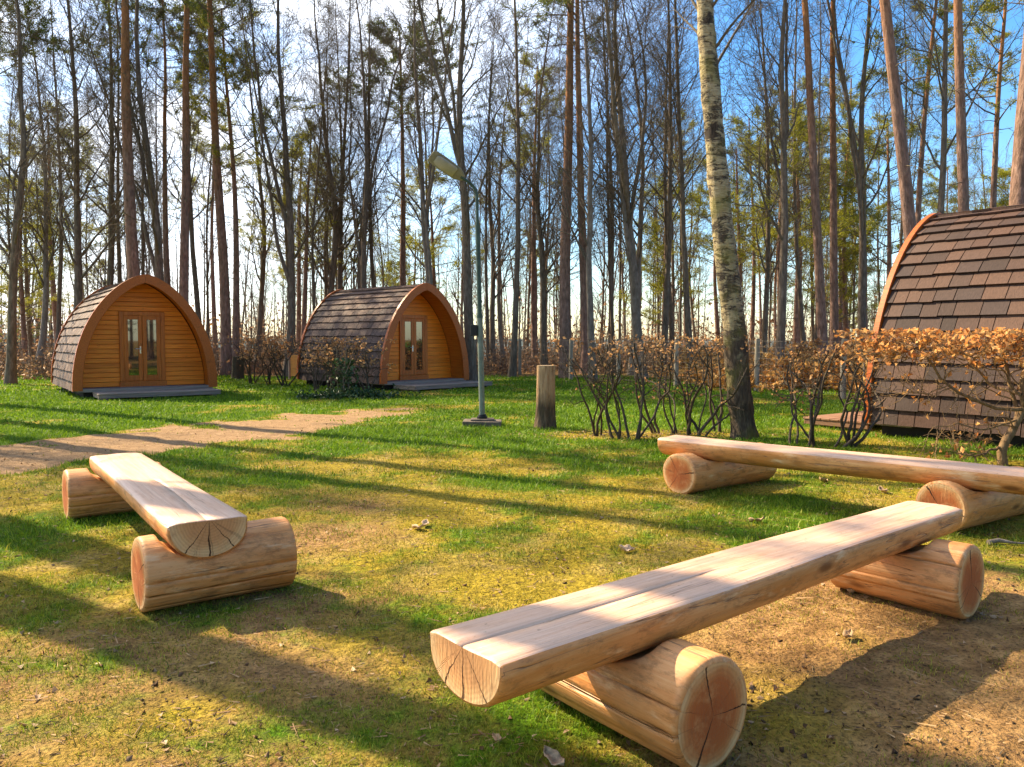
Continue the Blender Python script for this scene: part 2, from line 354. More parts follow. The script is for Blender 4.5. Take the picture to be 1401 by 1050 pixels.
M = dict(
    ground=mat_ground(), grass=mat_grass(),
    bark=mat_bark('grey_bark', [(.045, .030, .020), (.155, .11, .078), (.32, .25, .19)]),
    bark_pale=mat_bark('pale_grey_bark', [(.11, .082, .065), (.24, .19, .155), (.38, .32, .265)], (6, 6, 2), .3),
    pine=mat_bark('pine_bark', [(.08, .042, .032), (.26, .145, .11), (.44, .28, .22)], (7, 7, 2.0), .9, [(.17, .06, .02), (.40, .165, .06), (.50, .25, .10), 6.5, 4.0], .05),
    twig=mat_bark('twig_bark', [(.06, .045, .03), (.13, .10, .07), (.24, .19, .14)], (8, 8, 8), .2),
    birch=mat_birch(), shrubbark=mat_bark('shrub_bark', [(.02, .013, .008), (.06, .04, .026), (.12, .085, .055)], (14, 14, 5), .5), armbark=mat_bark('gnarled_bark', [(.10, .05, .02), (.28, .16, .07), (.42, .28, .14)], (14, 14, 5), .6),
    needle=mat_leafy('pine_needles', [(.12, .14, .012), (.25, .25, .022), (.40, .36, .04)], .5),
    needle_d=mat_leafy('dark_pine_needles', [(.05, .075, .012), (.11, .14, .018), (.20, .21, .03)], .4),
    beech=mat_leafy('dry_beech_leaves', [(.26, .11, .04), (.48, .24, .09), (.60, .36, .16), (.34, .17, .08)], .4),
    beech_o=mat_leafy('orange_beech_leaves', [(.48, .16, .04), (.74, .34, .09), (.80, .46, .17), (.58, .22, .07)], .4),
    litter=mat_leafy('dead_leaves', [(.14, .07, .03), (.30, .17, .08), (.45, .31, .18), (.10, .05, .025)], .15),
    bracken=mat_leafy('dry_bracken', [(.40, .17, .03), (.66, .33, .08), (.74, .46, .16)]),
    brush=mat_leafy('brown_brush', [(.13, .065, .035), (.30, .16, .08), (.42, .25, .13), (.22, .12, .06)]),
    sliver=mat_leafy('twig_slivers', [(.07, .035, .016), (.22, .12, .055), (.42, .27, .13), (.13, .07, .03)], 0, .8),
    clod=mat_leafy('soil_crumbs', [(.05, .026, .012), (.10, .055, .025), (.20, .12, .06)], 0.0, .95),
    ivy=mat_leafy('ivy_leaves', [(.02, .045, .015), (.045, .085, .025), (.09, .13, .05)], .15, .35),
    front=mat_board('stained_boards', [(.55, .12, .006), (.80, .205, .011), (.90, .30, .024)], 0),
    arch=mat_board('arch_timber', [(.26, .05, .005), (.40, .088, .008), (.50, .135, .015)], 1, 0, .45),
    lining=mat_board('porch_boards', [(.36, .08, .006), (.52, .135, .011), (.62, .19, .02)], 1),
    door=mat_board('door_timber', [(.32, .07, .006), (.46, .11, .010), (.55, .155, .018)], 2, 0, .4),
    shingle=mat_shingle('wood_shingles', [(.065, .042, .036), (.125, .075, .058), (.085, .057, .05), (.16, .098, .072), (.115, .064, .046)]),
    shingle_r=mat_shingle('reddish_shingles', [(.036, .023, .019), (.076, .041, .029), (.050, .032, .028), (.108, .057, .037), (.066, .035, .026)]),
    deck=mat_board('weathered_deck', [(.16, .11, .085), (.27, .20, .155), (.36, .28, .22)], 0, 0, .8),
    deck_r=mat_board('brown_deck', [(.14, .07, .035), (.22, .115, .06), (.30, .17, .095)], 1, 0, .7),
    dark=mat_plain('dark_underside', (.03, .022, .018), .9), glass=mat_glass(),
    steel=mat_plain('brushed_handle', (.6, .6, .58), .3, 1, .1),
    pole=mat_plain('green_lamp_paint', (.05, .085, .065), .5, 0, .35, 12), pole_g=mat_plain('galvanised_pole', (.17, .20, .165), .5, .3, .3, 12),
    lamp=mat_plain('grey_lamp_housing', (.22, .22, .17), .5, 0, .3, 9), lampglass=mat_plain('lamp_cover', (.34, .34, .28), .25, 0, .2, 6),
    black=mat_plain('black_box', (.015, .015, .015), .5), concrete=mat_plain('stained_concrete', (.13, .10, .075), .9, 0, .45, 9, .6),
    post=mat_bark('grey_post', [(.20, .16, .11), (.36, .30, .22), (.48, .42, .32)], (12, 12, 1.4), .4),
    wire=mat_plain('wire', (.24, .20, .16), .6, .2), panel=mat_board('plywood_panel', [(.5, .27, .06), (.62, .36, .09), (.7, .45, .14)], 0),
    stump=mat_bark('stump_bark', [(.018, .011, .007), (.10, .06, .034), (.34, .23, .14)], (10, 10, 1.8), .9, [(.22, .11, .05), (.58, .36, .19), (.70, .50, .30), .34, .22], .05),
    stump_d=mat_bark('dark_stump_bark', [(.012, .01, .006), (.035, .03, .018), (.07, .06, .03)], (9, 9, 3), .8),
    cut=mat_plain('cut_wood', (.42, .29, .16), .8, 0, .3, 20), hill=mat_plain('haze_tinted_hill', (.07, .10, .10), 1, 0, .3, .02, 0))  # the hill's blue-green has the haze of distance mixed into its colour
BS = [wood_side('peeled_log_wood', 1), wood_side('peeled_log_wood_streaked', 4)]; BT = wood_top('sawn_seat_wood', 2); BE = wood_end('sawn_log_end'); BE2 = wood_end('sawn_seat_end', .35, .26, .35, ((-1.75, .0040), (-1.15, .0022), (-2.45, .0018)))
# ------------------------------------------------------------------ ground
def ground():
    def line(lo, hi, c, s0, gr):
        out = [c]; s = s0; p = c
        while p < hi: p += s; out.append(p); s *= gr
        s = s0; p = c; neg = []
        while p > lo: p -= s; neg.append(p); s *= gr
        return np.array(neg[::-1] + out)
    xs = line(-2500, 2500, 0.3, .028, 1.0185); ys = line(-600, 3000, 2.6, .026, 1.0150)
    X, Y = np.meshgrid(xs, ys); Z = ground_z(X, Y)
    n = len(xs); k = len(ys); idx = np.arange(n * k).reshape(k, n)
    Fq = np.stack([idx[:-1, :-1], idx[:-1, 1:], idx[1:, 1:], idx[1:, :-1]], -1).reshape(-1, 4)
    V = np.stack([X, Y, Z], -1).reshape(-1, 3)
    at_ = {'green': green_mask(X, Y).ravel(), 'path': path_mask(X, Y).ravel(), 'moss': moss_mask(X, Y).ravel()}
    on = at_['path'][Fq].min(1) > .5
    o = mesh_np('ground', V, [Fq[~on]], M['ground'], None, True, None, at_)
    tag(o, 'mossy lawn and bare brown soil across the clearing', 'ground', None, 'structure')
    u, inv = np.unique(Fq[on], return_inverse=True)                   # the trodden track is the part of the surface worn to sand
    o = mesh_np('path', V[u], [inv.reshape(-1, 4)], M['ground'], None, True, None, {k: a[u] for k, a in at_.items()})
    tag(o, 'sandy earth path curving across the grass in front of the pods', 'path', None, 'structure')
ground()
def grass():
    rng = np.random.default_rng(5); Ps = []; Ls = []; Ws = []; Hs = []
    for y0, y1, dens, L, w in ((1.9, 3.2, 11000, .017, .0030), (3.2, 5, 7500, .020, .0038), (5, 8, 3200, .026, .0055), (8, 13, 1300, .034, .009), (13, 20, 520, .036, .015), (20, 44, 150, .042, .030)):
        half = y1 * .72 + .6; n = int(dens * (y1 - y0) * 2 * half)
        x = rng.uniform(-half, half, n); y = rng.uniform(y0, y1, n)
        k = np.abs(x) < y * .70 + .6; x = x[k]; y = y[k]
        g = green_mask(x, y); pm = path_mask(x, y)
        clump = fbm(x * 5, y * 5, 77, 3)
        pr = np.clip((g * 1.15 + .13 + .12 * (pm > .3)) * sm(.30, .62, clump + .25 * g), 0, 1) * (1 - .93 * sm(.35, .75, pm))
        k = rng.random(len(x)) < pr; x = x[k]; y = y[k]; g = g[k]
        Ps.append(np.stack([x, y, ground_z(x, y) - .003], -1)); sc = rng.lognormal(0, .35, len(x)) * (.6 + .6 * g)
        Ls.append(L * sc); Ws.append(np.full(len(x), w) * rng.uniform(.7, 1.3, len(x)))
        yel = np.clip(1.05 - g * 1.25 - .75 * sm(7, 14, y) + rng.normal(0, .22, len(x)), 0, 1); Hs.append(yel)
    P = np.concatenate(Ps); L = np.concatenate(Ls); W = np.concatenate(Ws); H = np.concatenate(Hs); n = len(P)
    a = rng.uniform(0, 2 * PI, n); lean = rng.uniform(.2, 1.3, n)
    side = np.stack([np.cos(a), np.sin(a), 0 * a], -1); b = a + rng.uniform(-1.6, 1.6, n) + PI / 2
    out = np.stack([np.cos(b), np.sin(b), 0 * a], -1)
    mid = P + out * (L * lean * .3)[:, None] + np.array([0, 0, 1.]) * (L * .6)[:, None]
    tip = P + out * (L * lean)[:, None] + np.array([0, 0, 1.]) * L[:, None]
    V = np.stack([P - side * W[:, None] / 2, P + side * W[:, None] / 2, mid + side * W[:, None] * .4, mid - side * W[:, None] * .4, tip], 1).reshape(-1, 3)
    i = np.arange(n) * 5
    o = mesh_np('grass', V, [np.stack([i, i + 1, i + 2, i + 3], -1), np.stack([i + 3, i + 2, i + 4], -1)], M['grass'], None, False, None, {'hue': np.repeat(H, 5)})
    tag(o, 'short green and yellowing grass over the clearing', 'grass', None, 'stuff')
    print('grass', n)
grass()
def scatter_quads(P, size, rng, flat=.6, asp=.7):
    """small curled two-faced leaves at P: 6 verts each"""
    n = len(P); d = rng.normal(size=(n, 3)); d[:, 2] *= flat; d /= np.linalg.norm(d, axis=1)[:, None]
    e = rng.normal(size=(n, 3)); e[:, 2] *= flat; e -= d * (d * e).sum(1)[:, None]; e /= np.linalg.norm(e, axis=1)[:, None]
    nn = np.cross(d, e); s = np.broadcast_to(size, (n,))[:, None]
    cu = rng.uniform(.1, .45, (n, 1))
    base = P - d * s * .5; tip = P + d * s * .5 - nn * s * cu * .4
    l = P + e * s * asp * .5 + nn * s * cu; r = P - e * s * asp * .5 + nn * s * cu
    V = np.stack([base, r, tip, l], 1).reshape(-1, 3); i = np.arange(n) * 4
    return V, [np.stack([i, i + 1, i + 2], -1), np.stack([i, i + 2, i + 3], -1)]
def crumbs():
    rng = np.random.default_rng(8); n = 9000
    y = 2.0 + 8 * rng.random(n) ** 1.8; x = rng.uniform(-1, 1, n) * (y * .72 + .5)
    k = (fbm(x * 2.2, y * 2.2, 91, 3) > .47) & (green_mask(x, y) < .65); x = x[k]; y = y[k]
    P = np.stack([x, y, ground_z(x, y) + .003], -1); s = rng.lognormal(-5.0, .55, len(x)); s = np.clip(s, .003, .022)
    d = rng.normal(size=(len(x), 4, 3)); d /= np.linalg.norm(d, axis=2)[:, :, None]
    V = (P[:, None] + d * s[:, None, None]).reshape(-1, 3); i = np.arange(len(x)) * 4
    o = mesh_np('soil_crumbs', V, [np.concatenate([np.stack([i + a, i + b, i + c], -1) for a, b, c in ((0, 1, 2), (0, 2, 3), (0, 3, 1), (1, 3, 2))])], M['clod'])
    tag(o, 'dark crumbs of earth scattered over the worn lawn', 'soil', None, 'stuff')
    n = 1500; y = 2.2 + 20 * rng.random(n) ** 1.5; x = rng.uniform(-1, 1, n) * (y * .7 + .3)
    n2 = 700; hx = rng.normal(1.9, 1.2, n2); hy = rng.normal(11.6, .35, n2); x = np.concatenate([x, hx]); y = np.concatenate([y, hy])
    P = np.stack([x, y, ground_z(x, y) + .008], -1)
    V, Fa = scatter_quads(P, rng.uniform(.012, .034, len(P)) * (1 + .03 * y), rng, .25)
    o = mesh_np('leaf_litter', V, Fa, M['litter']); tag(o, 'tiny bits of dead leaf strewn over lawn and soil', 'leaf litter', None, 'stuff')
crumbs()
def needles():
    rng = np.random.default_rng(41); n = 9000; y = 2.0 + 10 * rng.random(n) ** 1.7; x = rng.uniform(-1, 1, n) * (y * .72 + .4)
    k = fbm(x * 1.6, y * 1.6, 95, 3) > .42; x = x[k]; y = y[k]; n = len(x)
    P = np.stack([x, y, ground_z(x, y) + .004], -1); a = rng.uniform(0, 6.28, n); L = rng.lognormal(-3.35, .5, n); w = rng.uniform(.0008, .0026, n) * (1 + .12 * y)
    d = np.stack([np.cos(a), np.sin(a), rng.normal(0, .18, n)], -1); e = np.stack([-np.sin(a), np.cos(a), 0 * a], -1); u = np.array([0, 0, 1.])
    A = P - d * L[:, None] / 2; B = P + d * L[:, None] / 2; A[:, 2] = np.maximum(A[:, 2], P[:, 2] - .002); B[:, 2] = np.maximum(B[:, 2], P[:, 2] - .002)
    V = np.stack([A - e * w[:, None], A + e * w[:, None], B + u * w[:, None], A + u * w[:, None] * 1.6], 1).reshape(-1, 3); i = np.arange(n) * 4
    o = mesh_np('needle_litter', V, [np.concatenate([np.stack([i, i + 2, i + 3], -1), np.stack([i + 1, i + 3, i + 2], -1)])], M['sliver'])
    tag(o, 'dry needles and twig slivers lying on the lawn and soil', 'needle litter', None, 'stuff')
needles()
# ------------------------------------------------------------------ benches
def log_mesh(name, L, r0, r1, parent, loc, ang, notch=None, cracks=(), seed=0, mats=None, tilt=0):
    """horizontal round log along local X centred on the axis, notch=(x, half width, depth)"""
    rng = random.Random(seed)
    angs = []
    ca = [c[0] for c in cracks]
    for k in range(72):
        a = k * 2 * PI / 72
        if all(abs((a - c + PI) % (2 * PI) - PI) > .05 for c in ca): angs.append((a, None))
    for ci, c in enumerate(cracks): angs += [(c[0] - .022, None), (c[0], ci), (c[0] + .022, None)]
    angs.sort(key=lambda t: t[0]); n = len(angs)
    ph = [rng.uniform(0, 6) for _ in range(6)]
    def rad(x, a):
        t = x / L + .5; r = r0 * (1 - t) + r1 * t
        return r * (1 + .014 * math.sin(3.1 * x + ph[0] + 2 * a) + .012 * math.sin(a * 2 + ph[1]) + .006 * math.sin(9 * x + ph[2] + 3 * a))
    nx = 56; xs = [-L / 2, -L / 2 + .004, -L / 2 + .016] + [-L / 2 + .016 + (L - .032) * k / nx for k in range(1, nx)] + [L / 2 - .016, L / 2 - .004, L / 2]
    shr = {0: .018, 1: .006, len(xs) - 1: .018, len(xs) - 2: .006}
    m = MB(); rows = []
    for i, x in enumerate(xs):
        row = []
        for a, ci in angs:
            r = rad(x, a) - shr.get(i, 0)
            if ci is not None:
                c = cracks[ci]; t = x / L + .5
                r -= 1.6 * c[3] * max(0, 1 - ((t - c[1]) / c[2]) ** 4) * (.7 + .3 * math.sin(17 * x))
            y = math.cos(a) * r; z = math.sin(a) * r
            if notch and abs(x - notch[0]) < notch[1] and z > 0:
                u = (x - notch[0]) / notch[1]; zt = notch[2] + (r0 - notch[2]) * (1 - math.sqrt(max(0, 1 - u * u)))
                if z > zt: z = zt
            row.append((x, y, z))
        rows.append(row)
    m.grid(rows, 0, True, True)
    for row, s in ((rows[0], -1), (rows[-1], 1)):                     # sawn faces, rings of faces so the checks stay crisp
        prev = row
        for k, f in enumerate((.9, .6, .3)):
            new = [(p[0] + s * .002 * math.sin(9 * p[1] + k), p[1] * f, p[2] * f) for p in row]
            m.grid([prev, new] if s < 0 else [new, prev], 1, False, True); prev = new
        m.face(prev[::-1] if s > 0 else prev, 1) if s < 0 else m.face(prev, 1)
    o = m.build(name, [mats or BS[0], BE], parent); o.location = loc; o.rotation_euler = (0, tilt, ang)
    return o
def seat_mesh(L, w0, w1, th, parent, loc, ang, seed=0, crack=None, mats=None):
    """split half log: flat sawn top at local z=0, round underside; local X from -L/2 to L/2"""
    rng = random.Random(seed); ph = [rng.uniform(0, 6) for _ in range(9)]
    prof = []; N = 30
    for k in range(N + 1):                                            # underside from +y to -y
        a = PI * k / N; prof.append((math.cos(a), -abs(math.sin(a)) ** .85, 0))
    top = [(-.955, .03, 1), (-.75, .0, 1), (-.5, 0, 1), (-.25, 0, 1), (-.02, 0, 1), (0, 0, 2), (.02, 0, 1), (.25, 0, 1), (.5, 0, 1), (.75, 0, 1), (.955, .03, 1)]
    xs = [-L / 2, -L / 2 + .004, -L / 2 + .014] + [-L / 2 + .014 + (L - .028) * k / 70 for k in range(1, 70)] + [L / 2 - .014, L / 2 - .004, L / 2]
    m = MB(); rows = []
    for i, x in enumerate(xs):
        t = x / L + .5; e = .012 if i in (0, len(xs) - 1) else .004 if i in (1, len(xs) - 2) else 0
        wl = (w0 * (1 - t) + w1 * t) / 2 * (1 + .02 * math.sin(2.1 * x + ph[0])); wr = (w0 * (1 - t) + w1 * t) / 2 * (1 + .02 * math.sin(2.7 * x + ph[1]))
        d = th * (1 + .03 * math.sin(1.9 * x + ph[2]))
        row = []
        for (py, pz, fl) in prof:
            w = wl if py > 0 else wr
            a = math.atan2(pz, py); k = 1 + .012 * math.sin(5 * a + 3 * x + ph[3])
            row.append((x, py * (w - e) * k, -.030 + pz * (d - .03 - e) if pz < -.001 else -.022 - e))
        for (py, pz, fl) in top:
            w = wl if py > 0 else wr
            z = -(.008 if pz > 0 else 0) - e * .5
            if fl == 2 and crack:
                z -= crack[2] * max(0, 1 - ((t - crack[0]) / crack[1]) ** 2) if abs(t - crack[0]) < crack[1] else 0
            yo = .02 * math.sin(2.2 * x + ph[5]) if abs(py) < .1 else 0
            sc = .12 if abs(py) < .03 and fl == 1 else 1
            row.append((x, py * w * sc * 1.0 + yo, z + .002 * math.sin(3 * x + 4 * py + ph[4])))
        rows.append(row)
    n = len(rows[0]); b = len(m.v)
    for r in rows: m.v += r
    for i in range(len(rows) - 1):
        for k in range(n):
            k2 = (k + 1) % n
            istop = k > N
            m.f.append((b + i * n + k, b + i * n + k2, b + (i + 1) * n + k2, b + (i + 1) * n + k)); m.m.append(1 if istop else 0); m.s.append(True)
    for row, s in ((rows[0], -1), (rows[-1], 1)):
        prev = row
        for f in (.7, .35):
            new = [(p[0], p[1] * f, -.03 + (p[2] + .03) * f) for p in row]
            m.grid([prev, new] if s < 0 else [new, prev], 2, False, True); prev = new
        m.face(prev if s < 0 else prev[::-1], 2)
    o = m.build('seat', [mats or BS[1], BT, BE2], parent); o.location = loc; o.rotation_euler = (0, 0, ang)
    return o
def bench(label, nearc, farc, zt, w0, w1, th, logs, seed, crack, over=(0, 0)):
    a = np.array(nearc[:2]); b = np.array(farc[:2]); d = b - a; L = np.linalg.norm(d); d /= L
    a = a - d * over[0]; b = b + d * over[1]; L = np.linalg.norm(b - a); c = (a + b) / 2; ang = math.atan2(d[1], d[0])
    t = empty('log_bench', (c[0], c[1], 0), 0, label, 'bench', 'log benches around the clearing')
    seat_mesh(L, w0, w1, th, t, (0, 0, zt), ang, seed, crack)
    for k, (p, q, r0, r1, cracks) in enumerate(logs):                 # p, q: ground points under both ends of the log
        p = np.array(p[:2]); q = np.array(q[:2]); e = q - p; Ll = np.linalg.norm(e); e /= Ll; mid = (p + q) / 2
        # where the seat axis crosses the log axis, as a coordinate along the log
        A = np.array([[d[0], -e[0]], [d[1], -e[1]]]); s = np.linalg.solve(A, mid - a); x = s[1]
        w = (w0 + (w1 - w0) * s[0] / L) / 2
        rr = max(r0, r1); zc = rr - .012
        log_mesh('support_log', Ll, r0, r1, t, (mid[0] - c[0], mid[1] - c[1], zc), math.atan2(e[1], e[0]), (x, w * 1.10, (zt - th) - zc - .002), cracks, seed * 7 + k, BS[k % 2])
    return t
S = .47
# near bench in front
bench('nearest half-log bench running away to the right across the foreground', (at(685, 912, S) + at(588, 858, S)) / 2, (at(1318, 693, S) + at(1240, 685, S)) / 2, S, .385, .31, .185,
      [(at(975, 1052), at(975, 1052) + .80 * np.array([-.60, .80, 0]), .190, .19, [(.35, .5, .7, .014), (1.15, .75, .5, .02), (-.15, .4, .9, .022), (-.55, .3, .5, .012), (2.2, .5, .6, .01)]),
       (at(1328, 845), at(1150, 802), .190, .185, [(-.35, .5, .8, .02), (.6, .3, .5, .012), (1.6, .5, .6, .01)])], 3, (.1, .28, .03))
# far bench on the right
e = (at(893, 600, S) + at(932, 594, S)) / 2; f = (at(1398, 650, S) + at(1460, 643, S)) / 2
bench('honey coloured log bench on the right, in front of the birch', f, e, S, .36, .36, .18,
      [(at(928, 676), at(1042, 656), .192, .19, [(1.4, .5, .5, .012), (.5, .6, .5, .01)]), (at(1285, 728), at(1392, 700), .192, .19, [(1.2, .2, .6, .014), (.3, .6, .5, .01)])], 9, (.5, .3, .012))
# left bench
bench('shorter half-log bench on the left side of the clearing', (at(340, 710, S) + at(232, 712, S)) / 2, (at(123, 622, S) + at(193, 620, S)) / 2, S, .40, .385, .20,
      [(at(190, 834), at(392, 797), .196, .196, [(-.20, .5, .9, .012), (-.02 - PI, .5, .9, .008), (-.75, .5, .9, .01), (3.6, .5, .9, .016), (4.05, .5, .9, .012), (3.2, .6, .9, .014)]),
       (at(90, 709), at(90, 709) + .70 * np.array([.81, .59, 0]), .196, .196, [(3.5, .5, .9, .016), (3.1, .5, .9, .012), (3.9, .5, .8, .01)])], 5, (.25, .25, .02))
# ------------------------------------------------------------------ pods
def arch_fn(w, H):
    u = 1 - np.linspace(1, 0, 400) ** 2.0; z = u * H; x = w * np.maximum(0, 1 - u ** 2.12) ** .655
    ds = np.hypot(np.diff(x), np.diff(z)); S_ = np.concatenate([[0], np.cumsum(ds)]); Ls = S_[-1]
    tx = np.gradient(x, S_); tz = np.gradient(z, S_)
    def f(s, off=0, side=1):                                        # s arc length from the foot, off outward along the normal
        if s > Ls - 1e-4: return (0.0, H + off)
        if s < 0: return (side * (w + off), s)
        k = np.interp(s, S_, np.arange(400)); i = np.arange(400)
        px, pz, nx, nz_ = (np.interp(k, i, q) for q in (x, z, tz, -tx)); q = math.hypot(nx, nz_)
        return (side * max(0, px + off * nx / q), pz + off * nz_ / q)
    return f, Ls
def halfw(w, H, z, off=0):
    u = min(max(z - off * .8, 0) / H, 1); return max(0, w * (1 - u ** 2.12) ** .655 + off)
def pod(label, loc, rz, W, H, L, shm, deck_mat, dw, dd, seed, deck_off=0):
    rnd = random.Random(seed); z0 = .20; h = H - z0; w = W / 2
    f, Ls = arch_fn(w, h); t = empty('camping_pod', loc, rz, label, 'cabin', 'arched wooden camping pods')
    def A(s, off, side): x, z = f(s, off, side); return x, z + z0
    nS = 40
    # shell under the shingles
    m = MB(); ss = [Ls * k / nS for k in range(nS + 1)]
    for side in (1, -1):
        rows = [[(A(s, -.004, side)[0], y, A(s, -.004, side)[1]) for s in ss] for y in (.05, L - .05)]
        m.grid(rows if side < 0 else rows[::-1])
    m.build('roof_shell', M['dark'], t)
    m = MB()
    for side in (1, -1):
        rows = [[(A(s, -.07, side)[0], y, A(s, -.07, side)[1]) for s in ss] for y in (.062, .62)]
        m.grid(rows if side > 0 else rows[::-1])
    m.build('porch_lining', M['lining'], t)
    # shingles
    for side in (1, -1):
        m = MB(); ex = .225; nr = int(Ls / ex) + 1
        for j in range(nr):
            s0 = j * ex - .03; s1 = min(s0 + ex * 1.22, Ls + .01); y = .06 - rnd.uniform(0, .2)
            if s0 > Ls - .03: continue
            while y < L - .065:
                wd = rnd.choice((.20, .25, .29, .34)) * rnd.uniform(.93, 1.07); y1 = min(y + wd, L - .062); ya = max(y, .062)
                if y1 - ya > .03:
                    js = rnd.uniform(-.010, .010); jo = rnd.uniform(0, .008); g = .006
                    b0 = A(s0 + js, .030 + jo, side); b1 = A(s0 + js, .060 + jo, side); t0 = A(s1, .004, side); t1 = A(s1, .018, side)
                    P = [(b0[0], ya + g, b0[1]), (b0[0], y1 - g, b0[1]), (t0[0], y1 - g, t0[1]), (t0[0], ya + g, t0[1]),
                         (b1[0], ya + g, b1[1]), (b1[0], y1 - g, b1[1]), (t1[0], y1 - g, t1[1]), (t1[0], ya + g, t1[1])]
                    m.box8(P if side > 0 else [P[k] for k in (1, 0, 3, 2, 5, 4, 7, 6)])
                y += wd
        m.build('shingle_roof', shm, t)
    m = MB(); y = .08
    while y < L - .1:
        y1 = min(y + .22, L - .08); zt = z0 + h
        for sd in (1, -1):
            m.box8([(0, y, zt + .022), (sd * .15, y, zt - .012), (sd * .15, y1, zt - .012), (0, y1, zt + .022), (0, y, zt + .062), (sd * .15, y, zt + .020), (sd * .15, y1, zt + .020), (0, y1, zt + .060)])
        y = y1 + .006
    m.build('ridge_cap', shm, t)
    # arch timbers front and rear, each arch of two halves
    for (ya, yb) in ((-.03, .058), (L - .058, L + .03)):
        for side in (1, -1):
            m = MB(); rows = [[], [], [], []]
            for s in [-.02] + ss[1:]:
                o = A(s, .085, side); i = A(s, -.135, side)
                ox = max(abs(o[0]), .003) * side; ix = max(abs(i[0]), .003) * side
                for q, p in zip(rows, ((ox, ya, o[1]), (ox, yb, o[1]), (ix, yb, i[1]), (ix, ya, i[1]))): q.append(p)
            rows.append(rows[0]); rr = rows if side < 0 else rows[::-1]
            m.grid(rr, 0, False)
            m.face([q[0] for q in rows[:4]]); m.face([q[-1] for q in rows[:4]][::-1])
            m.build('arch_timber', M['arch'], t, .008, 1)
    # boarded walls
    for (yy, nm) in ((.60, 'front_wall'), (L - .08, 'rear_wall')):
        m = MB(); z = z0 + .03; bh = .118
        while z < z0 + h - .12:
            z1 = min(z + bh - .006, z0 + h - .12); a = halfw(w, h, z - z0, -.075); b = halfw(w, h, z1 - z0, -.075)
            m.box8([(-a, yy, z), (a, yy, z), (a, yy + .03, z), (-a, yy + .03, z), (-b, yy, z1), (b, yy, z1), (b, yy + .03, z1), (-b, yy + .03, z1)])
            z += bh
        m.build(nm, M['front'], t, .006, 1)
    m = MB(); rows = [(halfw(w, h, z, -.08), z + z0) for z in np.linspace(0, h * .955, 24)]
    m.face([(x, .635, z) for x, z in rows] + [(-x, .635, z) for x, z in rows[::-1]]); m.build('wall_backing', M['dark'], t)
    # floor frame
    m = MB(); m.box(-w + .16, w - .16, .12, L - .15, -.05, z0 - .01); m.build('floor_frame', M['dark'], t)
    m = MB(); m.box(-w + .03, w - .03, -.02, .62, z0 - .055, z0 + .022); m.build('porch_floor', M['deck'], t, .006, 1)
    # doors
    yF = .60; dwid = 1.06; zb = z0 + .16; zt = z0 + h * .70
    m = MB(); x = dwid / 2
    m.box(-x, -x + .10, yF - .045, yF - .002, zb, zt); m.box(x - .10, x, yF - .045, yF - .002, zb, zt)
    m.box(-x + .10, x - .10, yF - .045, yF - .002, zt - .10, zt); m.box(-x - .02, x + .02, yF - .06, yF - .002, zb - .16, zb - .002)
    m.build('door_frame', M['door'], t, .006, 1)
    for side in (-1, 1):
        x0, x1 = (-x + .103, -.004) if side < 0 else (.004, x - .103); zb2, zt2 = zb + .004, zt - .104; s = .095
        m = MB(); ya, yb = yF - .038, yF - .004
        m.box(x0, x0 + s, ya, yb, zb2, zt2); m.box(x1 - s, x1, ya, yb, zb2, zt2); m.box(x0 + s, x1 - s, ya, yb, zt2 - s, zt2); m.box(x0 + s, x1 - s, ya, yb, zb2, zb2 + .14)
        d = m.build('door_leaf', M['door'], t, .005, 1)
        m = MB(); m.box(x0 + s - .004, x1 - s + .004, yF - .022, yF - .012, zb2 + .136, zt2 - s + .004); m.build('glass_pane', M['glass'], d)
        if side < 0:
            m = MB(); zh = zb + .78; m.box(x1 - .065, x1 - .035, ya - .012, ya - .001, zh - .09, zh + .09); m.tube([(x1 - .05, ya - .004, zh + .03), (x1 - .05, ya - .05, zh + .03)], .009, 8); m.tube([(x1 - .05, ya - .05, zh + .03), (x1 - .17, ya - .05, zh + .03)], .009, 8)
            m.build('handle', M['steel'], d)
    # deck in front
    m = MB(); nb = 7; x0, x1 = -dw / 2 + deck_off, dw / 2 + deck_off
    for k in range(nb):
        ya = -.12 - dd + dd * k / nb; m.box(x0, x1, ya + .003, ya + dd / nb - .004, z0 - .075, z0 - .045, 0, .003)
    m.box(x0 + .01, x1 - .01, -.12 - dd + .012, -.12 - dd + .045, .045, z0 - .077); m.box(x0 + .012, x0 + .05, -.12 - dd + .047, -.13, .045, z0 - .077); m.box(x1 - .05, x1 - .012, -.12 - dd + .047, -.13, .045, z0 - .077)
    for xx in (x0 + .15, 0, x1 - .15): m.box(xx - .05, xx + .05, -.12 - dd + .06, -.15, -.03, .043)
    m.build('deck', deck_mat, t, .004, 1)
    return t
l, r = at(107, 546), at(291, 539); c = (l + r) / 2
pod('orange arched pod on the far left with grey deck before its glazed door', (c[0], c[1], 0), math.atan2(r[1] - l[1], r[0] - l[0]), 3.15, 2.92, 4.6, M['shingle'], M['deck'], 2.75, .85, 1, .12)
l, r = at(517, 535), at(644, 527.5); c = (l + r) / 2
pod('orange arched pod in the middle, half hidden behind a leafy brown hedge', (c[0], c[1], 0), math.atan2(r[1] - l[1], r[0] - l[0]), 3.2, 2.95, 4.15, M['shingle'], M['deck'], 3.0, .95, 2, .15)
rc = np.array([5.28, 11.75]); W3 = 3.8
pod('large pod cut off by the right edge, showing only its reddish shingle side', (rc[0] + W3 / 2 * .80, rc[1] + W3 / 2 * .60, 0), math.atan2(-.60, -.80), W3, 3.34, 5.2, M['shingle_r'], M['deck_r'], 3.4, 1.1, 3)
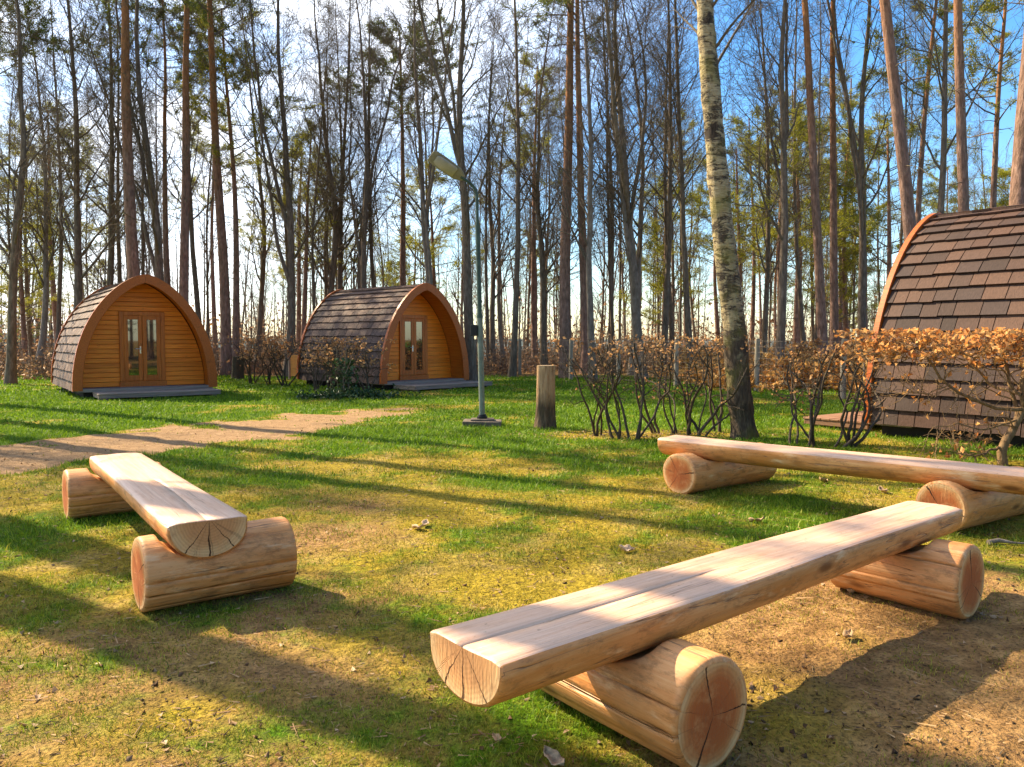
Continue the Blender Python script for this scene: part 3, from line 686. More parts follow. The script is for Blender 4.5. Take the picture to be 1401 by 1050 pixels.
# ------------------------------------------------------------------ lamp post
def lamp():
    b = at(660, 583); t = empty('lamp_post', (b[0], b[1], 0), 0, 'green lamp post with tilted grey lantern on a concrete foot', 'lamp post')
    m = MB(); m.box(-.30, .30, -.24, .24, -.08, .085, 0, .012); m.box(-.19, .19, -.15, .15, .086, .125, 0, .006); m.build('concrete_foot', M['concrete'], t, .012, 2)
    lean = -.022
    def q(z, dx=0, dy=0): return (lean * z + dx, dy, z)
    m = MB(); m.tube([q(.10), q(.16)], .085, 20); m.tube([q(.16), q(.19)], [.07, .062], 20); m.build('base_collar', M['black'], t)
    m = MB(); m.tube([q(.12), q(1.0), q(1.75)], .047, 20); m.build('lower_pole', M['pole_g'], t)
    m = MB(); m.tube([q(1.75), q(1.80)], [.052, .052], 20); m.tube([q(1.80), q(2.7), q(3.2)], .037, 18); m.tube([q(3.2), q(3.24)], .042, 18)
    m.build('upper_pole', M['pole'], t)
    m = MB(); pts = [q(3.24), q(3.68)]
    for k in range(1, 9):
        a = k / 8 * R(58); pts.append((q(3.68)[0] - .26 * (1 - math.cos(a)), -.10 * (1 - math.cos(a)), 3.68 + .26 * math.sin(a)))
    e0 = np.array(pts[-1]); dr = np.array([-.80, -.28, .53]); dr /= np.linalg.norm(dr); pts.append(tuple(e0 + dr * .16))
    m.tube(pts, .026, 14); m.build('curved_arm', M['pole'], t)
    # lantern: flat box body with domed cover beneath
    e1 = e0 + dr * .10; sd = np.cross(dr, (0, 0, 1)); sd /= np.linalg.norm(sd); up = np.cross(sd, dr); ro = R(-42); sd, up = sd * math.cos(ro) + up * math.sin(ro), up * math.cos(ro) - sd * math.sin(ro)
    def fr(u, v, w_): return tuple(e1 + dr * u + sd * v + up * w_)
    m = MB(); secs = [(0, .045, .035), (.05, .075, .05), (.13, .118, .06), (.42, .128, .058), (.58, .12, .045), (.63, .085, .03)]
    rows = [[fr(u, w_ * math.cos(a), hh * math.sin(a) if math.sin(a) > 0 else hh * .25 * math.sin(a)) for a in np.linspace(0, 2 * PI, 20, endpoint=False)] for u, w_, hh in secs]
    m.grid(rows, 0, True, True); m.face(rows[0][::-1]); m.face(rows[-1]); m.build('lantern_housing', M['lamp'], t)
    m = MB(); rows = [[fr(u, w_ * math.cos(a), -.018 - hh * math.sin(a)) for a in np.linspace(0, PI, 12)] for u, w_, hh in [(.17, .085, .008), (.2, .098, .03), (.38, .102, .034), (.5, .09, .026), (.54, .065, .008)]]
    m.grid(rows); m.build('lamp_cover', M['lampglass'], t)
    m = MB(); zb = 1.55; m.box(lean * zb - .15, lean * zb - .045, -.06, .06, zb - .09, zb + .09); m.build('switch_box', M['black'], t, .01, 2)
lamp()
# ------------------------------------------------------------------ stumps, panel, fence
def stump(name, label, px, py, hgt, r, mat, seed, grp=None):
    b = at(px, py); t = empty(name, (b[0], b[1], gz(b[0], b[1])), 0, label, 'stump', grp); rng = random.Random(seed)
    ph = [rng.uniform(0, 6) for _ in range(5)]; m = MB(); rows = []; N = 36
    for z in [-.05, 0, .04, .1, .2, .32, .45, .6, .75, .9, 1.0]:
        zz = z * hgt if z > 0 else z; fl = 1 + .22 * math.exp(-max(z, 0) * 7)
        rows.append([((1 + .06 * math.sin(3 * a + ph[0] + z * 2) + .04 * math.sin(7 * a + ph[1] + z) + .02 * math.sin(13 * a + 5 * z)) * r * fl * (1 - .06 * z) * math.cos(a) + .02 * z,
                      (1 + .06 * math.sin(3 * a + ph[0] + z * 2) + .04 * math.sin(7 * a + ph[1])) * r * fl * (1 - .06 * z) * math.sin(a), zz) for a in np.linspace(0, 2 * PI, N, endpoint=False)])
    m.grid(rows, 0, True, True); m.build('trunk', mat, t)
    m = MB(); m.face([(p[0], p[1], p[2] + .002) for p in rows[-1]]); m.build('cut_top', M['cut'] if mat is not M['stump_d'] else mat, t)
stump('tree_stump', 'tall peeling stump standing beside the lamp post', 745, 586, .99, .150, M['stump'], 4)
stump('tree_stump', 'dark mossy stump behind the left pod', 325, 519, .80, .20, M['stump_d'], 6)
def panel():
    b = at(409, 519.5); t = empty('wooden_panel', (b[0], b[1], 0), R(8), 'small yellow wooden panel on posts behind the hedge', 'board')
    m = MB(); m.box(-.28, .28, -.02, .02, .12, .86); m.build('board', M['panel'], t, .006, 1)
    for s in (-1, 1):
        m = MB(); m.tube([(s * .32, 0, -.05), (s * .32, 0, .92)], .045, 10); m.build('post', M['post'], t)
panel()
def fence():
    pts = [(560, 506), (604, 508), (650, 511), (711, 513), (781, 520), (846, 524), (925, 529), (1035, 536), (1153, 546), (1290, 556)]
    G = [at(*p) for p in pts]; t = empty('wire_fence', (G[3][0], G[3][1], 0), 0, 'wire mesh fence on weathered posts along the wood edge', 'fence'); o = G[3]
    hs = 1.42; P = []
    for g in G:
        b = np.array([g[0] - o[0], g[1] - o[1], gz(g[0], g[1])]); P.append(b); m = MB()
        m.tube([b + (0, 0, -.1), b + (0, 0, hs * .5), b + (.01, 0, hs)], [.075, .07, .066], 10); m.build('post', M['post'], t)
    m = []; gr = []
    for a, b in zip(P[:-1], P[1:]):
        for k in range(9):
            z = .12 + k * .155; mid = (a + b) / 2 + np.array([0, 0, -.02]); gr.append(np.array([a + (0, -.08, z), mid + (0, -.08, z), b + (0, -.08, z)]))
        n = int(np.linalg.norm(b - a) / .16)
        for k in range(1, n):
            q = a + (b - a) * k / n; gr.append(np.array([q + (0, -.08, .1), q + (0, -.08, .75), q + (0, -.08, 1.38)]))
    gr = np.array(gr); V, Fq = tubes([(gr, np.full(gr.shape[:2], .0026), 3)])
    mesh_np('wire_mesh', V, Fq, M['wire'], None, True, t)
fence()
# ------------------------------------------------------------------ trees
def nrm(v): return v / np.maximum(np.linalg.norm(v, axis=-1, keepdims=True), 1e-9)
def grow(P0, D, L, n, wob, up, rng):
    m = len(P0); P = np.zeros((m, n + 1, 3)); P[:, 0] = P0; d = nrm(D.copy())
    for i in range(n):
        d = nrm(d + rng.normal(0, wob, (m, 3)) + np.array([0, 0, 1.]) * up); P[:, i + 1] = P[:, i] + d * (L / n)[:, None]
    return P
def sprout(P, Rd, k, t0, t1, a0, a1, rng):
    m, n, _ = P.shape
    t = (np.arange(k)[None] + rng.random((m, k))) / k * (t1 - t0) + t0; x = t * (n - 1); i = np.minimum(x.astype(int), n - 2); fr = x - i
    row = np.arange(m)[:, None]; A = P[row, i]; B = P[row, i + 1]; pos = A + (B - A) * fr[..., None]; T = nrm(B - A)
    r = Rd[row, i] * (1 - fr) + Rd[row, i + 1] * fr
    q = nrm(np.cross(T, nrm(rng.normal(size=T.shape)))); an = rng.uniform(a0, a1, t.shape)[..., None]
    D = T * np.cos(an) + q * np.sin(an)
    return pos.reshape(-1, 3), D.reshape(-1, 3), t.ravel(), r.ravel()
def taper(r, n, end=.25): return r[:, None] * np.linspace(1, end, n)[None]
def branches(trunkP, trunkR, rng, H, nprim, first, ang, plen, up, sec=6, tw=6, spray=3, thick=1.0):
    p0, D, t, r = sprout(trunkP, trunkR, nprim, first, .985, ang[0], ang[1], rng)
    L = plen * H * (1.05 - .85 * (t - first) / (1 - first)) * rng.uniform(.55, 1.15, len(t)); r1 = np.clip(r * .42, .010, .055) * thick
    P1 = grow(p0, D, L, 7, .11, up, rng); R1 = taper(r1, 8, .18)
    p0, D, t, r = sprout(P1, R1, sec, .2, 1, .45, .95, rng); L2 = np.repeat(L, sec) * rng.uniform(.22, .5, len(t)) + .2
    P2 = grow(p0, D, L2, 5, .14, .05, rng); R2 = taper(np.clip(r * .65, .007, .03) * thick, 6, .4)
    p0, D, t, r = sprout(P2, R2, tw, .15, 1, .4, .95, rng); L3 = np.repeat(L2, tw) * rng.uniform(.3, .6, len(t)) + .12
    P3 = grow(p0, D, L3, 3, .18, .06, rng); R3 = taper(np.full(len(p0), .0046) * thick, 4, .6)
    out = [(P1, R1, 5), (P2, R2, 4), (P3, R3, 3)]
    if spray:
        p0, D, t, r = sprout(P3, R3, spray, .2, 1, .35, .9, rng); L4 = np.repeat(L3, spray) * rng.uniform(.35, .7, len(t)) + .06
        out.append((grow(p0, D, L4, 2, .15, .04, rng), taper(np.full(len(p0), .0032) * thick, 3, .7), 3))
    return out
def trunk_line(rng, H, r, n=18, wob=.035, lean=0):
    P = grow(np.zeros((1, 3)), np.array([[rng.normal(0, .03) + lean, rng.normal(0, .03), 1.]]), np.array([H]), n, wob, .03, rng); P[:, :, 2] -= .15
    tl = np.linspace(0, 1, n + 1)[None, :, None]; P[:, :, :2] -= .72 * tl * P[:, -1:, :2]
    t = np.linspace(0, 1, n + 1); Rd = (r * (1 - t * .93) * (1 + .45 * np.exp(-t * 34)))[None]
    return P, Rd
def bare_proto(seed, H, r, form):
    rng = np.random.default_rng(seed); P, Rd = trunk_line(rng, H, r, 18, .035 if form != 'pole' else .02)
    tk = [(P, Rd, 10)]; Ps = P; Rs = Rd
    if form == 'fork':
        k = rng.integers(2, 4); p0, D, t, rr = sprout(P, Rd, k, .16, .40, .16, .36, rng)
        Q = grow(p0, D, np.full(k, H) * rng.uniform(.5, .72, k), 18, .05, .06, rng); RQ = taper(rr * rng.uniform(.5, .75, k), 19, .07); tk.append((Q, RQ, 8))
        Ps = np.concatenate([P, Q]); Rs = np.concatenate([Rd, RQ])
    V, Fq = tubes(tk)
    if form == 'pole': br = branches(Ps, Rs, rng, H, 24, .30, (.4, .8), .19, .07, 6, 5, 3)
    elif form == 'fork': br = branches(Ps, Rs, rng, H, 13, .24, (.35, .75), .20, .09, 6, 5, 3)
    else: br = branches(Ps, Rs, rng, H, 30, .2, (.4, .8), .22, .10, 6, 5, 3)
    return V, Fq, tubes(br)
def make_tree(V, Fq, crown, bark, twig):
    t = empty('bare_tree', (0, 0, 0)); mesh_np('trunk', V, Fq, bark, None, True, t); mesh_np('crown', crown[0], crown[1], twig, None, True, t); return t
def needle_tufts(P, D, rng, n, L, w):
    m = len(P); d = nrm(D[:, None] * .9 + rng.normal(0, .75, (m, n, 3))); b = P[:, None] + rng.normal(0, .05, (m, n, 3))
    s = nrm(np.cross(d, rng.normal(size=d.shape))) * w; l = L * rng.uniform(.6, 1.2, (m, n, 1))
    V = np.stack([b - s, b + s, b + d * l], 2).reshape(-1, 3); i = np.arange(m * n) * 3
    return V, np.stack([i, i + 1, i + 2], -1)
def make_pine(seed, H, r, crown0, spread, needle, nprim=26, stubs=16, tn=16, L=.2, w=.012):
    rng = np.random.default_rng(seed); P, Rd = trunk_line(rng, H, r, 16, .012); t = np.linspace(0, 1, 17); Rd = (r * (1 - t * .8) * (1 + .35 * np.exp(-t * 40)))[None]
    root = empty('pine_tree', (0, 0, 0)); V, Fq = tubes([(P, Rd, 14)]); mesh_np('trunk', V, Fq, M['pine'], None, True, root)
    gr = []
    if stubs:
        p0, D, tt, rr = sprout(P, Rd, stubs, .2, crown0 + .05, 1.1, 1.7, rng)
        Q = grow(p0, D, rng.uniform(.2, 1.5, stubs), 4, .15, -.03, rng); RQ = taper(np.full(stubs, .014), 5, .4); gr.append((Q, RQ, 4))
        p0, D, tt, rr = sprout(Q, RQ, 4, .3, 1, .5, 1.0, rng); gr.append((grow(p0, D, rng.uniform(.15, .6, len(p0)), 3, .2, -.02, rng), taper(np.full(len(p0), .006), 4, .5), 3))
    p0, D, tt, rr = sprout(P, Rd, nprim, crown0, .99, .95, 1.55, rng)
    Lp = spread * (1.15 - .8 * ((tt - crown0) / (1 - crown0)) ** 1.4) * rng.uniform(.55, 1.2, nprim)
    P1 = grow(p0, D, Lp, 7, .13, .06, rng); R1 = taper(np.clip(rr * .4, .015, .05), 8, .2); gr.append((P1, R1, 5))
    p0, D, tt, rr = sprout(P1, R1, 7, .3, 1, .5, 1.0, rng); L2 = np.repeat(Lp, 7) * rng.uniform(.18, .42, len(tt)) + .15
    P2 = grow(p0, D, L2, 4, .15, .07, rng); R2 = taper(np.full(len(p0), .012), 5, .5); gr.append((P2, R2, 3))
    tp, td, _, _ = sprout(P2, R2, 5, .25, 1.0, .2, .8, rng)
    V1, F1 = tubes(gr); V2, F2 = needle_tufts(tp, td, rng, tn, L, w)
    nq = sum(len(f) for f in F1)
    mesh_np('crown', np.concatenate([V1, V2]), F1 + [F2 + len(V1)], [M['twig'], needle], np.concatenate([np.zeros(nq), np.ones(len(F2))]), False, root)
    return root
def copy_tree(o):
    c = o.copy(); C.objects.link(c)
    for ch in o.children:
        d = ch.copy(); C.objects.link(d); d.parent = c
    return c
PROTO = {}; USED = set()
def place(kind, px, Y, pt, wpx, label, group=None, Hs=1.0, rot=None, cat='tree', name=None):
    """kind: prototype; px: column of the foot; Y: distance; pt: column of the trunk at the top of the picture; wpx: trunk width"""
    proto, r0, _H = PROTO[kind]
    o = proto if kind not in USED else copy_tree(proto); USED.add(kind)
    b = dep(px, 465, Y); top = dep(pt, 0, Y); ang = math.atan2(top[0] - b[0], top[2])
    s = wpx * (.86 if kind[0] == 'b' else .95) * Y / F / 2 / (r0 * .82)
    o.location = (b[0], Y, gz(b[0], Y)); rr = random.uniform(0, 6.28) if rot is None else rot
    o.rotation_euler = Matrix.Rotation(ang, 3, 'Y').__matmul__(Matrix.Rotation(rr, 3, 'Z')).to_euler()
    o.scale = (s, s, Hs); tag(o, label, cat, group)
    if name: o.name = name
    return o
random.seed(12)
for k, (sd, H, r, fm, bk) in enumerate(((11, 18, .13, 'lead', 'bark'), (12, 17, .14, 'fork', 'bark'), (13, 19, .12, 'pole', 'bark'), (14, 17, .14, 'fork', 'bark_pale'), (15, 16, .12, 'lead', 'bark_pale'), (16, 18, .13, 'fork', 'bark'), (17, 16, .12, 'lead', 'bark'))):
    V, Fq, cr = bare_proto(sd, H, r, fm); PROTO['b%d' % k] = (make_tree(V, Fq, cr, M[bk], M['twig']), r, H)
PROTO['p0'] = (make_pine(31, 21, .20, .62, 2.6, M['needle_d']), .20, 21)
PROTO['p1'] = (make_pine(32, 20, .18, .66, 2.4, M['needle_d'], 26, 22), .18, 20)
PROTO['p2'] = (make_pine(33, 15, .13, .55, 2.3, M['needle'], 24, 16, 13, .2, .011), .13, 15)          # medium, green crown in view
PROTO['p5'] = (make_pine(38, 16, .14, .70, 2.9, M['needle_d'], 28, 14, 18, .22, .013), .14, 16)
PROTO['p3'] = (make_pine(34, 12, .11, .40, 2.2, M['needle'], 24, 10, 12, .2, .010), .11, 12)
PROTO['p4'] = (make_pine(35, 9, .09, .22, 1.9, M['needle'], 28, 6, 12, .18, .010), .09, 9)
# trees one can point at: kind, foot column, distance, column at picture top, width, label
HERO = [
 ('p0', 188, 27, 175, 15.5, 'tall brown pine trunk rising behind the roof of the left pod'),
 ('p1', 252, 29, 250, 12.5, 'straight pale brown pine just right of the left pod roof'),
 ('p0', 309, 31, 289, 13, 'slender pine leaning left beyond the left pod, near the dark stump'),
 ('p0', 775, 29, 779, 15, 'tallest central pine with orange upper bark, behind the peeling stump'),
 ('p1', 801, 33, 792, 12, 'brownish pine close on the right of the central orange pine'),
 ('p5', 551, 38, 556, 9.5, 'pine with dark green top standing alone above the middle pod'),
 ('p1', 1131, 24, 1103, 12, 'purple-brown pine trunk leaning left, left one of a close pair right of the birch'),
 ('p1', 1142, 26, 1138, 10.5, 'straight grey-brown pine, right one of a close pair right of the birch'),
 ('p0', 1268, 18, 1206, 17, 'thick pine leaning strongly left behind the front arch of the right pod'),
 ('p2', 1250, 25, 1283, 9, 'thin orange pine leaning right beside the strongly leaning pine'),
 ('p0', 1321, 20, 1312, 14.5, 'straight red-barked pine rising behind the right pod roof'),
 ('p2', 1360, 27, 1374, 10, 'pine with green tufts near the right edge above the right pod'),
 ('p0', 1384, 13.5, 1424, 26, 'thick pine trunk at the right edge behind the large pod'),
 ('b1', 646, 25, 640, 14, 'big dark forked bare tree directly behind the lamp post'),
 ('b0', 105, 30, 86, 12, 'dark bare tree with rising limbs left of the left pod roof'),
 ('b5', 217, 28, 205, 13, 'dark many-stemmed bare tree between the two left pines'),
 ('b6', 12, 25, 2, 12, 'dark bare tree at the left edge of the wood'),
 ('b3', 879, 28, 872, 14, 'pale grey forked beech left of the birch'),
 ('b4', 864, 31, 860, 10, 'pale grey slender beech behind the middle of the bare hedge'),
 ('b5', 1066, 24, 1082, 12, 'dark forked bare tree just right of the birch'),
 ('b1', 1182, 25, 1194, 12, 'dark forked bare tree left of the right pod arch'),
 ('b2', 1284, 22, 1306, 11, 'dark bare trunk between the leaning pine and the red pine'),
 ('b0', 440, 36, 444, 11, 'bare tree with broad fan of twigs above the middle pod roof'),
 ('b5', 392, 30, 402, 12, 'crooked dark tree left of the middle pod with splayed stems'),
 ('b1', 495, 33, 490, 10, 'dark bare tree behind the roof ridge of the middle pod'),
 ('b4', 812, 27, 800, 10, 'grey crooked beech touching the central pine'),
 ('b2', 948, 27, 938, 9, 'dark slim bare tree immediately left of the birch'),
 ('b2', 905, 30, 900, 9, 'dark slim bare trunk between the pale beech and the birch'),
 ('b0', 1045, 33, 1040, 8, 'thin bare tree in the gap right of the birch'),
 ('b3', 600, 31, 575, 10, 'pale leaning tree between the middle pod and the lamp post'),
 ('b2', 700, 30, 690, 9, 'dark bare trunk midway between lamp post and central pine'),
 ('b6', 745, 33, 752, 10, 'bare trunk rising straight above the peeling stump'),
 ('b2', 143, 33, 132, 10, 'straight bare trunk beside the roof of the left pod'),
 ('b4', 50, 33, 40, 9, 'pale bare tree near the left edge'),
 ('p5', 232, 34, 230, 9, 'pine whose dark green crown shows at the top between the left pines'),
 ('p2', 322, 33, 302, 9, 'pine with drooping green boughs at the top right of the three left pines'),
 ('p5', -8, 30, -2, 9, 'dark pine whose boughs reach in at the upper left edge'),
 ('p4', 34, 37, 30, 7, 'low bushy conifer at the left edge'),
 ('p3', 408, 44, 405, 7, 'yellow-green pine crown between the left and middle pods'),
 ('p2', 733, 40, 730, 8, 'pine with olive crown left of the central pine'),
 ('p3', 1012, 44, 1010, 7, 'yellow-green pine showing just behind the birch'),
 ('p3', 1088, 40, 1100, 7, 'small leaning orange pine right of the birch'),
 ('p2', 1160, 42, 1165, 7, 'olive pine between the close pair and the right pod'),
 ('p3', 1215, 38, 1225, 8, 'yellow-green pine left of the right pod roof'),
 ('b2', 75, 36, 70, 7, 'slim dark bare trunk left of the left pod'),
 ('b2', 165, 38, 150, 7, 'slim bare trunk against the left pod roof edge'),
 ('b2', 280, 34, 268, 8, 'slim dark trunk right of the left pod roof'),
 ('b0', 350, 38, 340, 8, 'bare tree near the dark stump'),
 ('b2', 462, 37, 470, 8, 'slim straight trunk above the middle pod roof'),
 ('b2', 520, 36, 515, 7, 'slim bare trunk above the middle pod arch'),
 ('b6', 675, 36, 668, 8, 'bare trunk close right of the lamp post'),
 ('b2', 835, 35, 830, 8, 'slim brown trunk left of the pale beeches'),
 ('b2', 925, 36, 920, 7, 'slim trunk between two dark ones left of the birch'),
 ('b2', 1105, 35, 1095, 7, 'slim trunk left of the close pair of pines'),
]
for h in HERO: place(*h[:5], h[5], 'trees of the wood', name=('pine_tree' if h[0][0] == 'p' else 'bare_tree'))
# the wood behind: smaller trunks, told apart only by where they stand
def zone(px):
    for lim, nm in ((60, 'at the left edge'), (300, 'behind the left pod'), (430, 'between the left and middle pods'), (640, 'behind the middle pod'), (780, 'between lamp post and central pine'), (980, 'behind the bare hedge'), (1180, 'between birch and right pod'), (1500, 'behind the right pod')):
        if px < lim: return nm
def far_trees():
    rng = random.Random(77); taken = []
    n = 0
    for k in range(700):
        if n >= 118: break
        Y = rng.uniform(33, 68); px = rng.uniform(-40, 1440)
        if any(abs(px - a) < 6 and abs(Y - b) < 6 for a, b in taken): continue
        taken.append((px, Y)); right = px > 520
        u = rng.random()
        if u < (.27 if right else .16):
            kd = rng.choice(('p3', 'p2', 'p2', 'p3', 'p4')); w = {'p2': 7, 'p3': 6, 'p4': 5}[kd] * 45 / Y; nm = 'pine_tree'; lb = 'slim background pine with yellow-green needles '
        else:
            kd = rng.choice(('b0', 'b2', 'b6', 'b1', 'b2', 'b4', 'b5', 'b0')); w = rng.uniform(3.2, 5.6) * 45 / Y; nm = 'bare_tree'; lb = 'thin bare background tree '
        place(kd, px, Y, px + rng.uniform(-22, 12), w, lb + zone(px), 'trees of the wood behind', rng.uniform(.75, 1.1), rng.uniform(0, 6), name=nm); n += 1
far_trees()
def distant_wood():
    rng = np.random.default_rng(91); n = 400
    Y = rng.uniform(68, 135, n); X = rng.uniform(-.75, .75, n) * Y; P0 = np.stack([X, Y, ground_z(X, Y) - .2], -1)
    D = np.stack([rng.normal(0, .04, n), rng.normal(0, .04, n), np.ones(n)], -1); H = rng.uniform(9, 19, n)
    P = grow(P0, D, H, 8, .03, .03, rng); Rd = taper(rng.uniform(.08, .17, n), 9, .15); q, Dq, t, r = sprout(P, Rd, 16, .25, 1, .4, .9, rng)
    Q = grow(q, Dq, rng.uniform(1, 3.2, len(q)), 3, .12, .06, rng); q2, D2, t, r = sprout(Q, taper(np.full(len(q), .02), 4, .4), 4, .2, 1, .4, .9, rng); W = grow(q2, D2, rng.uniform(.5, 1.4, len(q2)), 2, .15, .05, rng)
    V, Fq = tubes([(P, Rd, 5), (Q, taper(np.full(len(Q), .025), 4, .4), 3), (W, taper(np.full(len(W), .011), 3, .6), 3)])
    m2 = 15000; bx = rng.uniform(-.75, .75, m2); by = rng.uniform(46, 110, m2); bx = bx * by; B0 = np.stack([bx, by, ground_z(bx, by) - .1], -1)
    B = grow(B0, np.stack([rng.normal(0, .4, m2), rng.normal(0, .4, m2), np.ones(m2)], -1), rng.uniform(.9, 4.6, m2), 4, .16, .03, rng); V2, F2 = tubes([(B, taper(np.full(m2, .016), 5, .4), 3)])
    nl = 40000; L = B[:, 1:].reshape(-1, 3)[rng.integers(0, m2 * 4, nl)] + rng.normal(0, .25, (nl, 3)); V3, F3 = scatter_quads(L, rng.uniform(.14, .34, nl), rng, .9, .6)
    n1 = len(V); n2 = n1 + len(V2); na = sum(map(len, Fq)) + sum(map(len, F2)); nb = sum(map(len, F3))
    o = mesh_np('distant_wood', np.concatenate([V, V2, V3]), Fq + [f + n1 for f in F2] + [f + n2 for f in F3], [M['twig'], M['brush']], np.concatenate([np.zeros(na), np.ones(nb)]))
    tag(o, 'far brown mass of bare trunks and brushwood deep in the wood', 'woodland', None, 'stuff')
distant_wood()
# trees just outside the picture on the left whose shadows cross the lawn, and a few behind the viewer
sx, sy = math.sin(R(58)), math.cos(R(58))
def off(kind, gx, gy, t, w, label, Hs=1.0):
    x = gx - sx * t; y = gy + sy * t
    proto, r0, _ = PROTO[kind]; o = copy_tree(proto); o.location = (x, y, gz(x, y)); s = w / 2 / (r0 * .82); o.scale = (s, s, Hs); o.rotation_euler = (0, 0, random.uniform(0, 6))
    o.name = 'pine_tree' if kind[0] == 'p' else 'bare_tree'; tag(o, label, 'tree', 'trees beside the clearing')
off('p0', -2.25, 3.78, 7.5, .50, 'stout pine left of the view casting the nearest shadow', 1.0)
off('p1', -3.05, 5.45, 8.5, .55, 'stout pine left of the view shading the left bench', 1.0)
off('p1', -2.25, 8.16, 9.5, .34, 'slim pine left of the view casting a long thin shadow', 1.1)
off('p0', -1.28, 8.87, 11, .32, 'second slim pine left of the view casting a long thin shadow', 1.1)
off('p0', -1.0, 10.6, 15, .42, 'pine left of the view shading the grass by the lamp post', 1.1)
off('b3', -2.2, 6.7, 16, .20, 'bare tree left of the view with thin crossing shadows', 1.0)
for x, y, k in [(-7, -9, 'b1'), (-1.5, -13, 'b0'), (5, -8, 'p3'), (11, -6, 'b5'), (3, -16, 'p2'), (-13, -5, 'p3')] + [(-22 + 4.1 * q + (q * 37 % 5) * .5, -20 - (q * 53 % 7), ('p4', 'p3', 'b2', 'p4')[q % 4]) for q in range(3)] + [(7 + 1.1 * q + (q * 37 % 5) * .4, -2 - (q * 53 % 11), ('p4', 'p3', 'p4', 'p4')[q % 4]) for q in range(24)]:
    proto, r0, _ = PROTO[k]; o = copy_tree(proto); o.location = (x, y, 0); o.scale = (1.4, 1.4, 1); o.rotation_euler = (0, 0, x); o.name = 'pine_tree' if k[0] == 'p' else 'bare_tree'; tag(o, 'tree standing behind the viewer across the clearing', 'tree', 'trees behind the viewer')
def birch():
    Y = 11.35; pts = [(1020, 606, 21), (1016, 580, 18.5), (1011, 540, 17.5), (1005, 450, 16.5), (994, 360, 15.8), (985, 270, 15), (977, 180, 14), (970, 90, 13), (965, 20, 12), (961, -60, 11), (958, -200, 9), (950, -400, 6), (948, -600, 3)]
    b = dep(1018, 600, Y); b[2] = 0; t = empty('birch_tree', tuple(b), 0, 'white-barked birch leaning left with dark cracked foot, behind the far bench', 'tree')
    P = np.array([dep(x, y, Y) - b for x, y, w in pts]); Rd = np.array([w * .94 * Y / F for x, y, w in pts]); P[0, 2] = -.1
    tt = np.linspace(0, len(P) - 1, 60); Pi = np.stack([np.interp(tt, np.arange(len(P)), P[:, k]) for k in range(3)], -1); Ri = np.interp(tt, np.arange(len(P)), Rd)
    rng = np.random.default_rng(3); Ri = Ri * (1 + .05 * np.sin(tt * 5.1) * .5 + rng.normal(0, .025, 60))
    V, Fq = tubes([(Pi[None], Ri[None], 24)])
    V = V + (vnoise(V[:, 2] * 9, np.arctan2(V[:, 1], V[:, 0] + .01) * 2, 6) - .5)[:, None] * .018 * np.stack([np.sign(V[:, 0]), np.sign(V[:, 1]), 0 * V[:, 0]], -1)
    mesh_np('trunk', V, Fq, M['birch'], None, True, t)
    br = branches(Pi[None, 31:], Ri[None, 31:], rng, 9, 16, .05, (.6, 1.1), .22, .05, 6, 6, 2, .5)
    V, Fq = tubes(br); mesh_np('crown', V, Fq, M['twig'], None, True, t)
birch()
# ------------------------------------------------------------------ shrubs and undergrowth
def shrub(label, px, py, htop, nst, spread, seed, leaves=300, lean=(0, 0), rad=.017, group='clipped beech hedge plants', leafsize=.055, zone_=(.84, 1.03), name='hedge_shrub'):
    rng = np.random.default_rng(seed); b = at(px, py); t = empty(name, (b[0], b[1], gz(b[0], b[1])), 0, label, 'shrub', group)
    p0 = np.stack([rng.normal(0, .05, nst), rng.normal(0, .05, nst), np.full(nst, -.05)], -1)
    D = np.stack([rng.normal(lean[0], .28 * spread, nst), rng.normal(lean[1], .2, nst), np.ones(nst)], -1)
    P = grow(p0, D, np.full(nst, htop * 1.02), 12, .20, .10, rng); P[:, :, 2] = np.minimum(P[:, :, 2], htop - .03)
    Rd = taper(np.full(nst, rad) * rng.uniform(.7, 1.3, nst), 13, .45)
    gr = [(P, Rd, 7)]
    q, Dq, tt, rr = sprout(P, Rd, 5 if nst < 6 else 7, .4, 1, .7, 1.4, rng); Lq = rng.uniform(.15, .6, len(q)); Q = grow(q, Dq, Lq, 6, .28, .05, rng); Q[:, :, 2] = np.minimum(Q[:, :, 2], htop); RQ = taper(np.clip(rr * .6, .004, .012), 7, .4); gr.append((Q, RQ, 5))
    q, Dq, tt, rr = sprout(Q, RQ, 5, .2, 1, .4, 1.2, rng); W = grow(q, Dq, rng.uniform(.08, .28, len(q)), 4, .25, .03, rng); W[:, :, 2] = np.minimum(W[:, :, 2], htop + .02); RW = taper(np.full(len(q), .0035), 5, .5); gr.append((W, RW, 3))
    V, Fq = tubes(gr); mesh_np('stems', V, Fq, M['shrubbark'], None, True, t)
    if leaves:
        tips = W[:, 1:].reshape(-1, 3); h = tips[:, 2] / htop; pr = np.where((h > zone_[0]) & (h < zone_[1]), 1.0, .10); pr /= pr.sum()
        L = tips[rng.choice(len(tips), leaves, p=pr)] + rng.normal(0, .02, (leaves, 3)); V, Fa = scatter_quads(L, rng.uniform(.7, 1.3, leaves) * leafsize, rng, 1.0, .6)
        mesh_np('leaves', V, Fa, M['beech'], None, False, t)
    return t
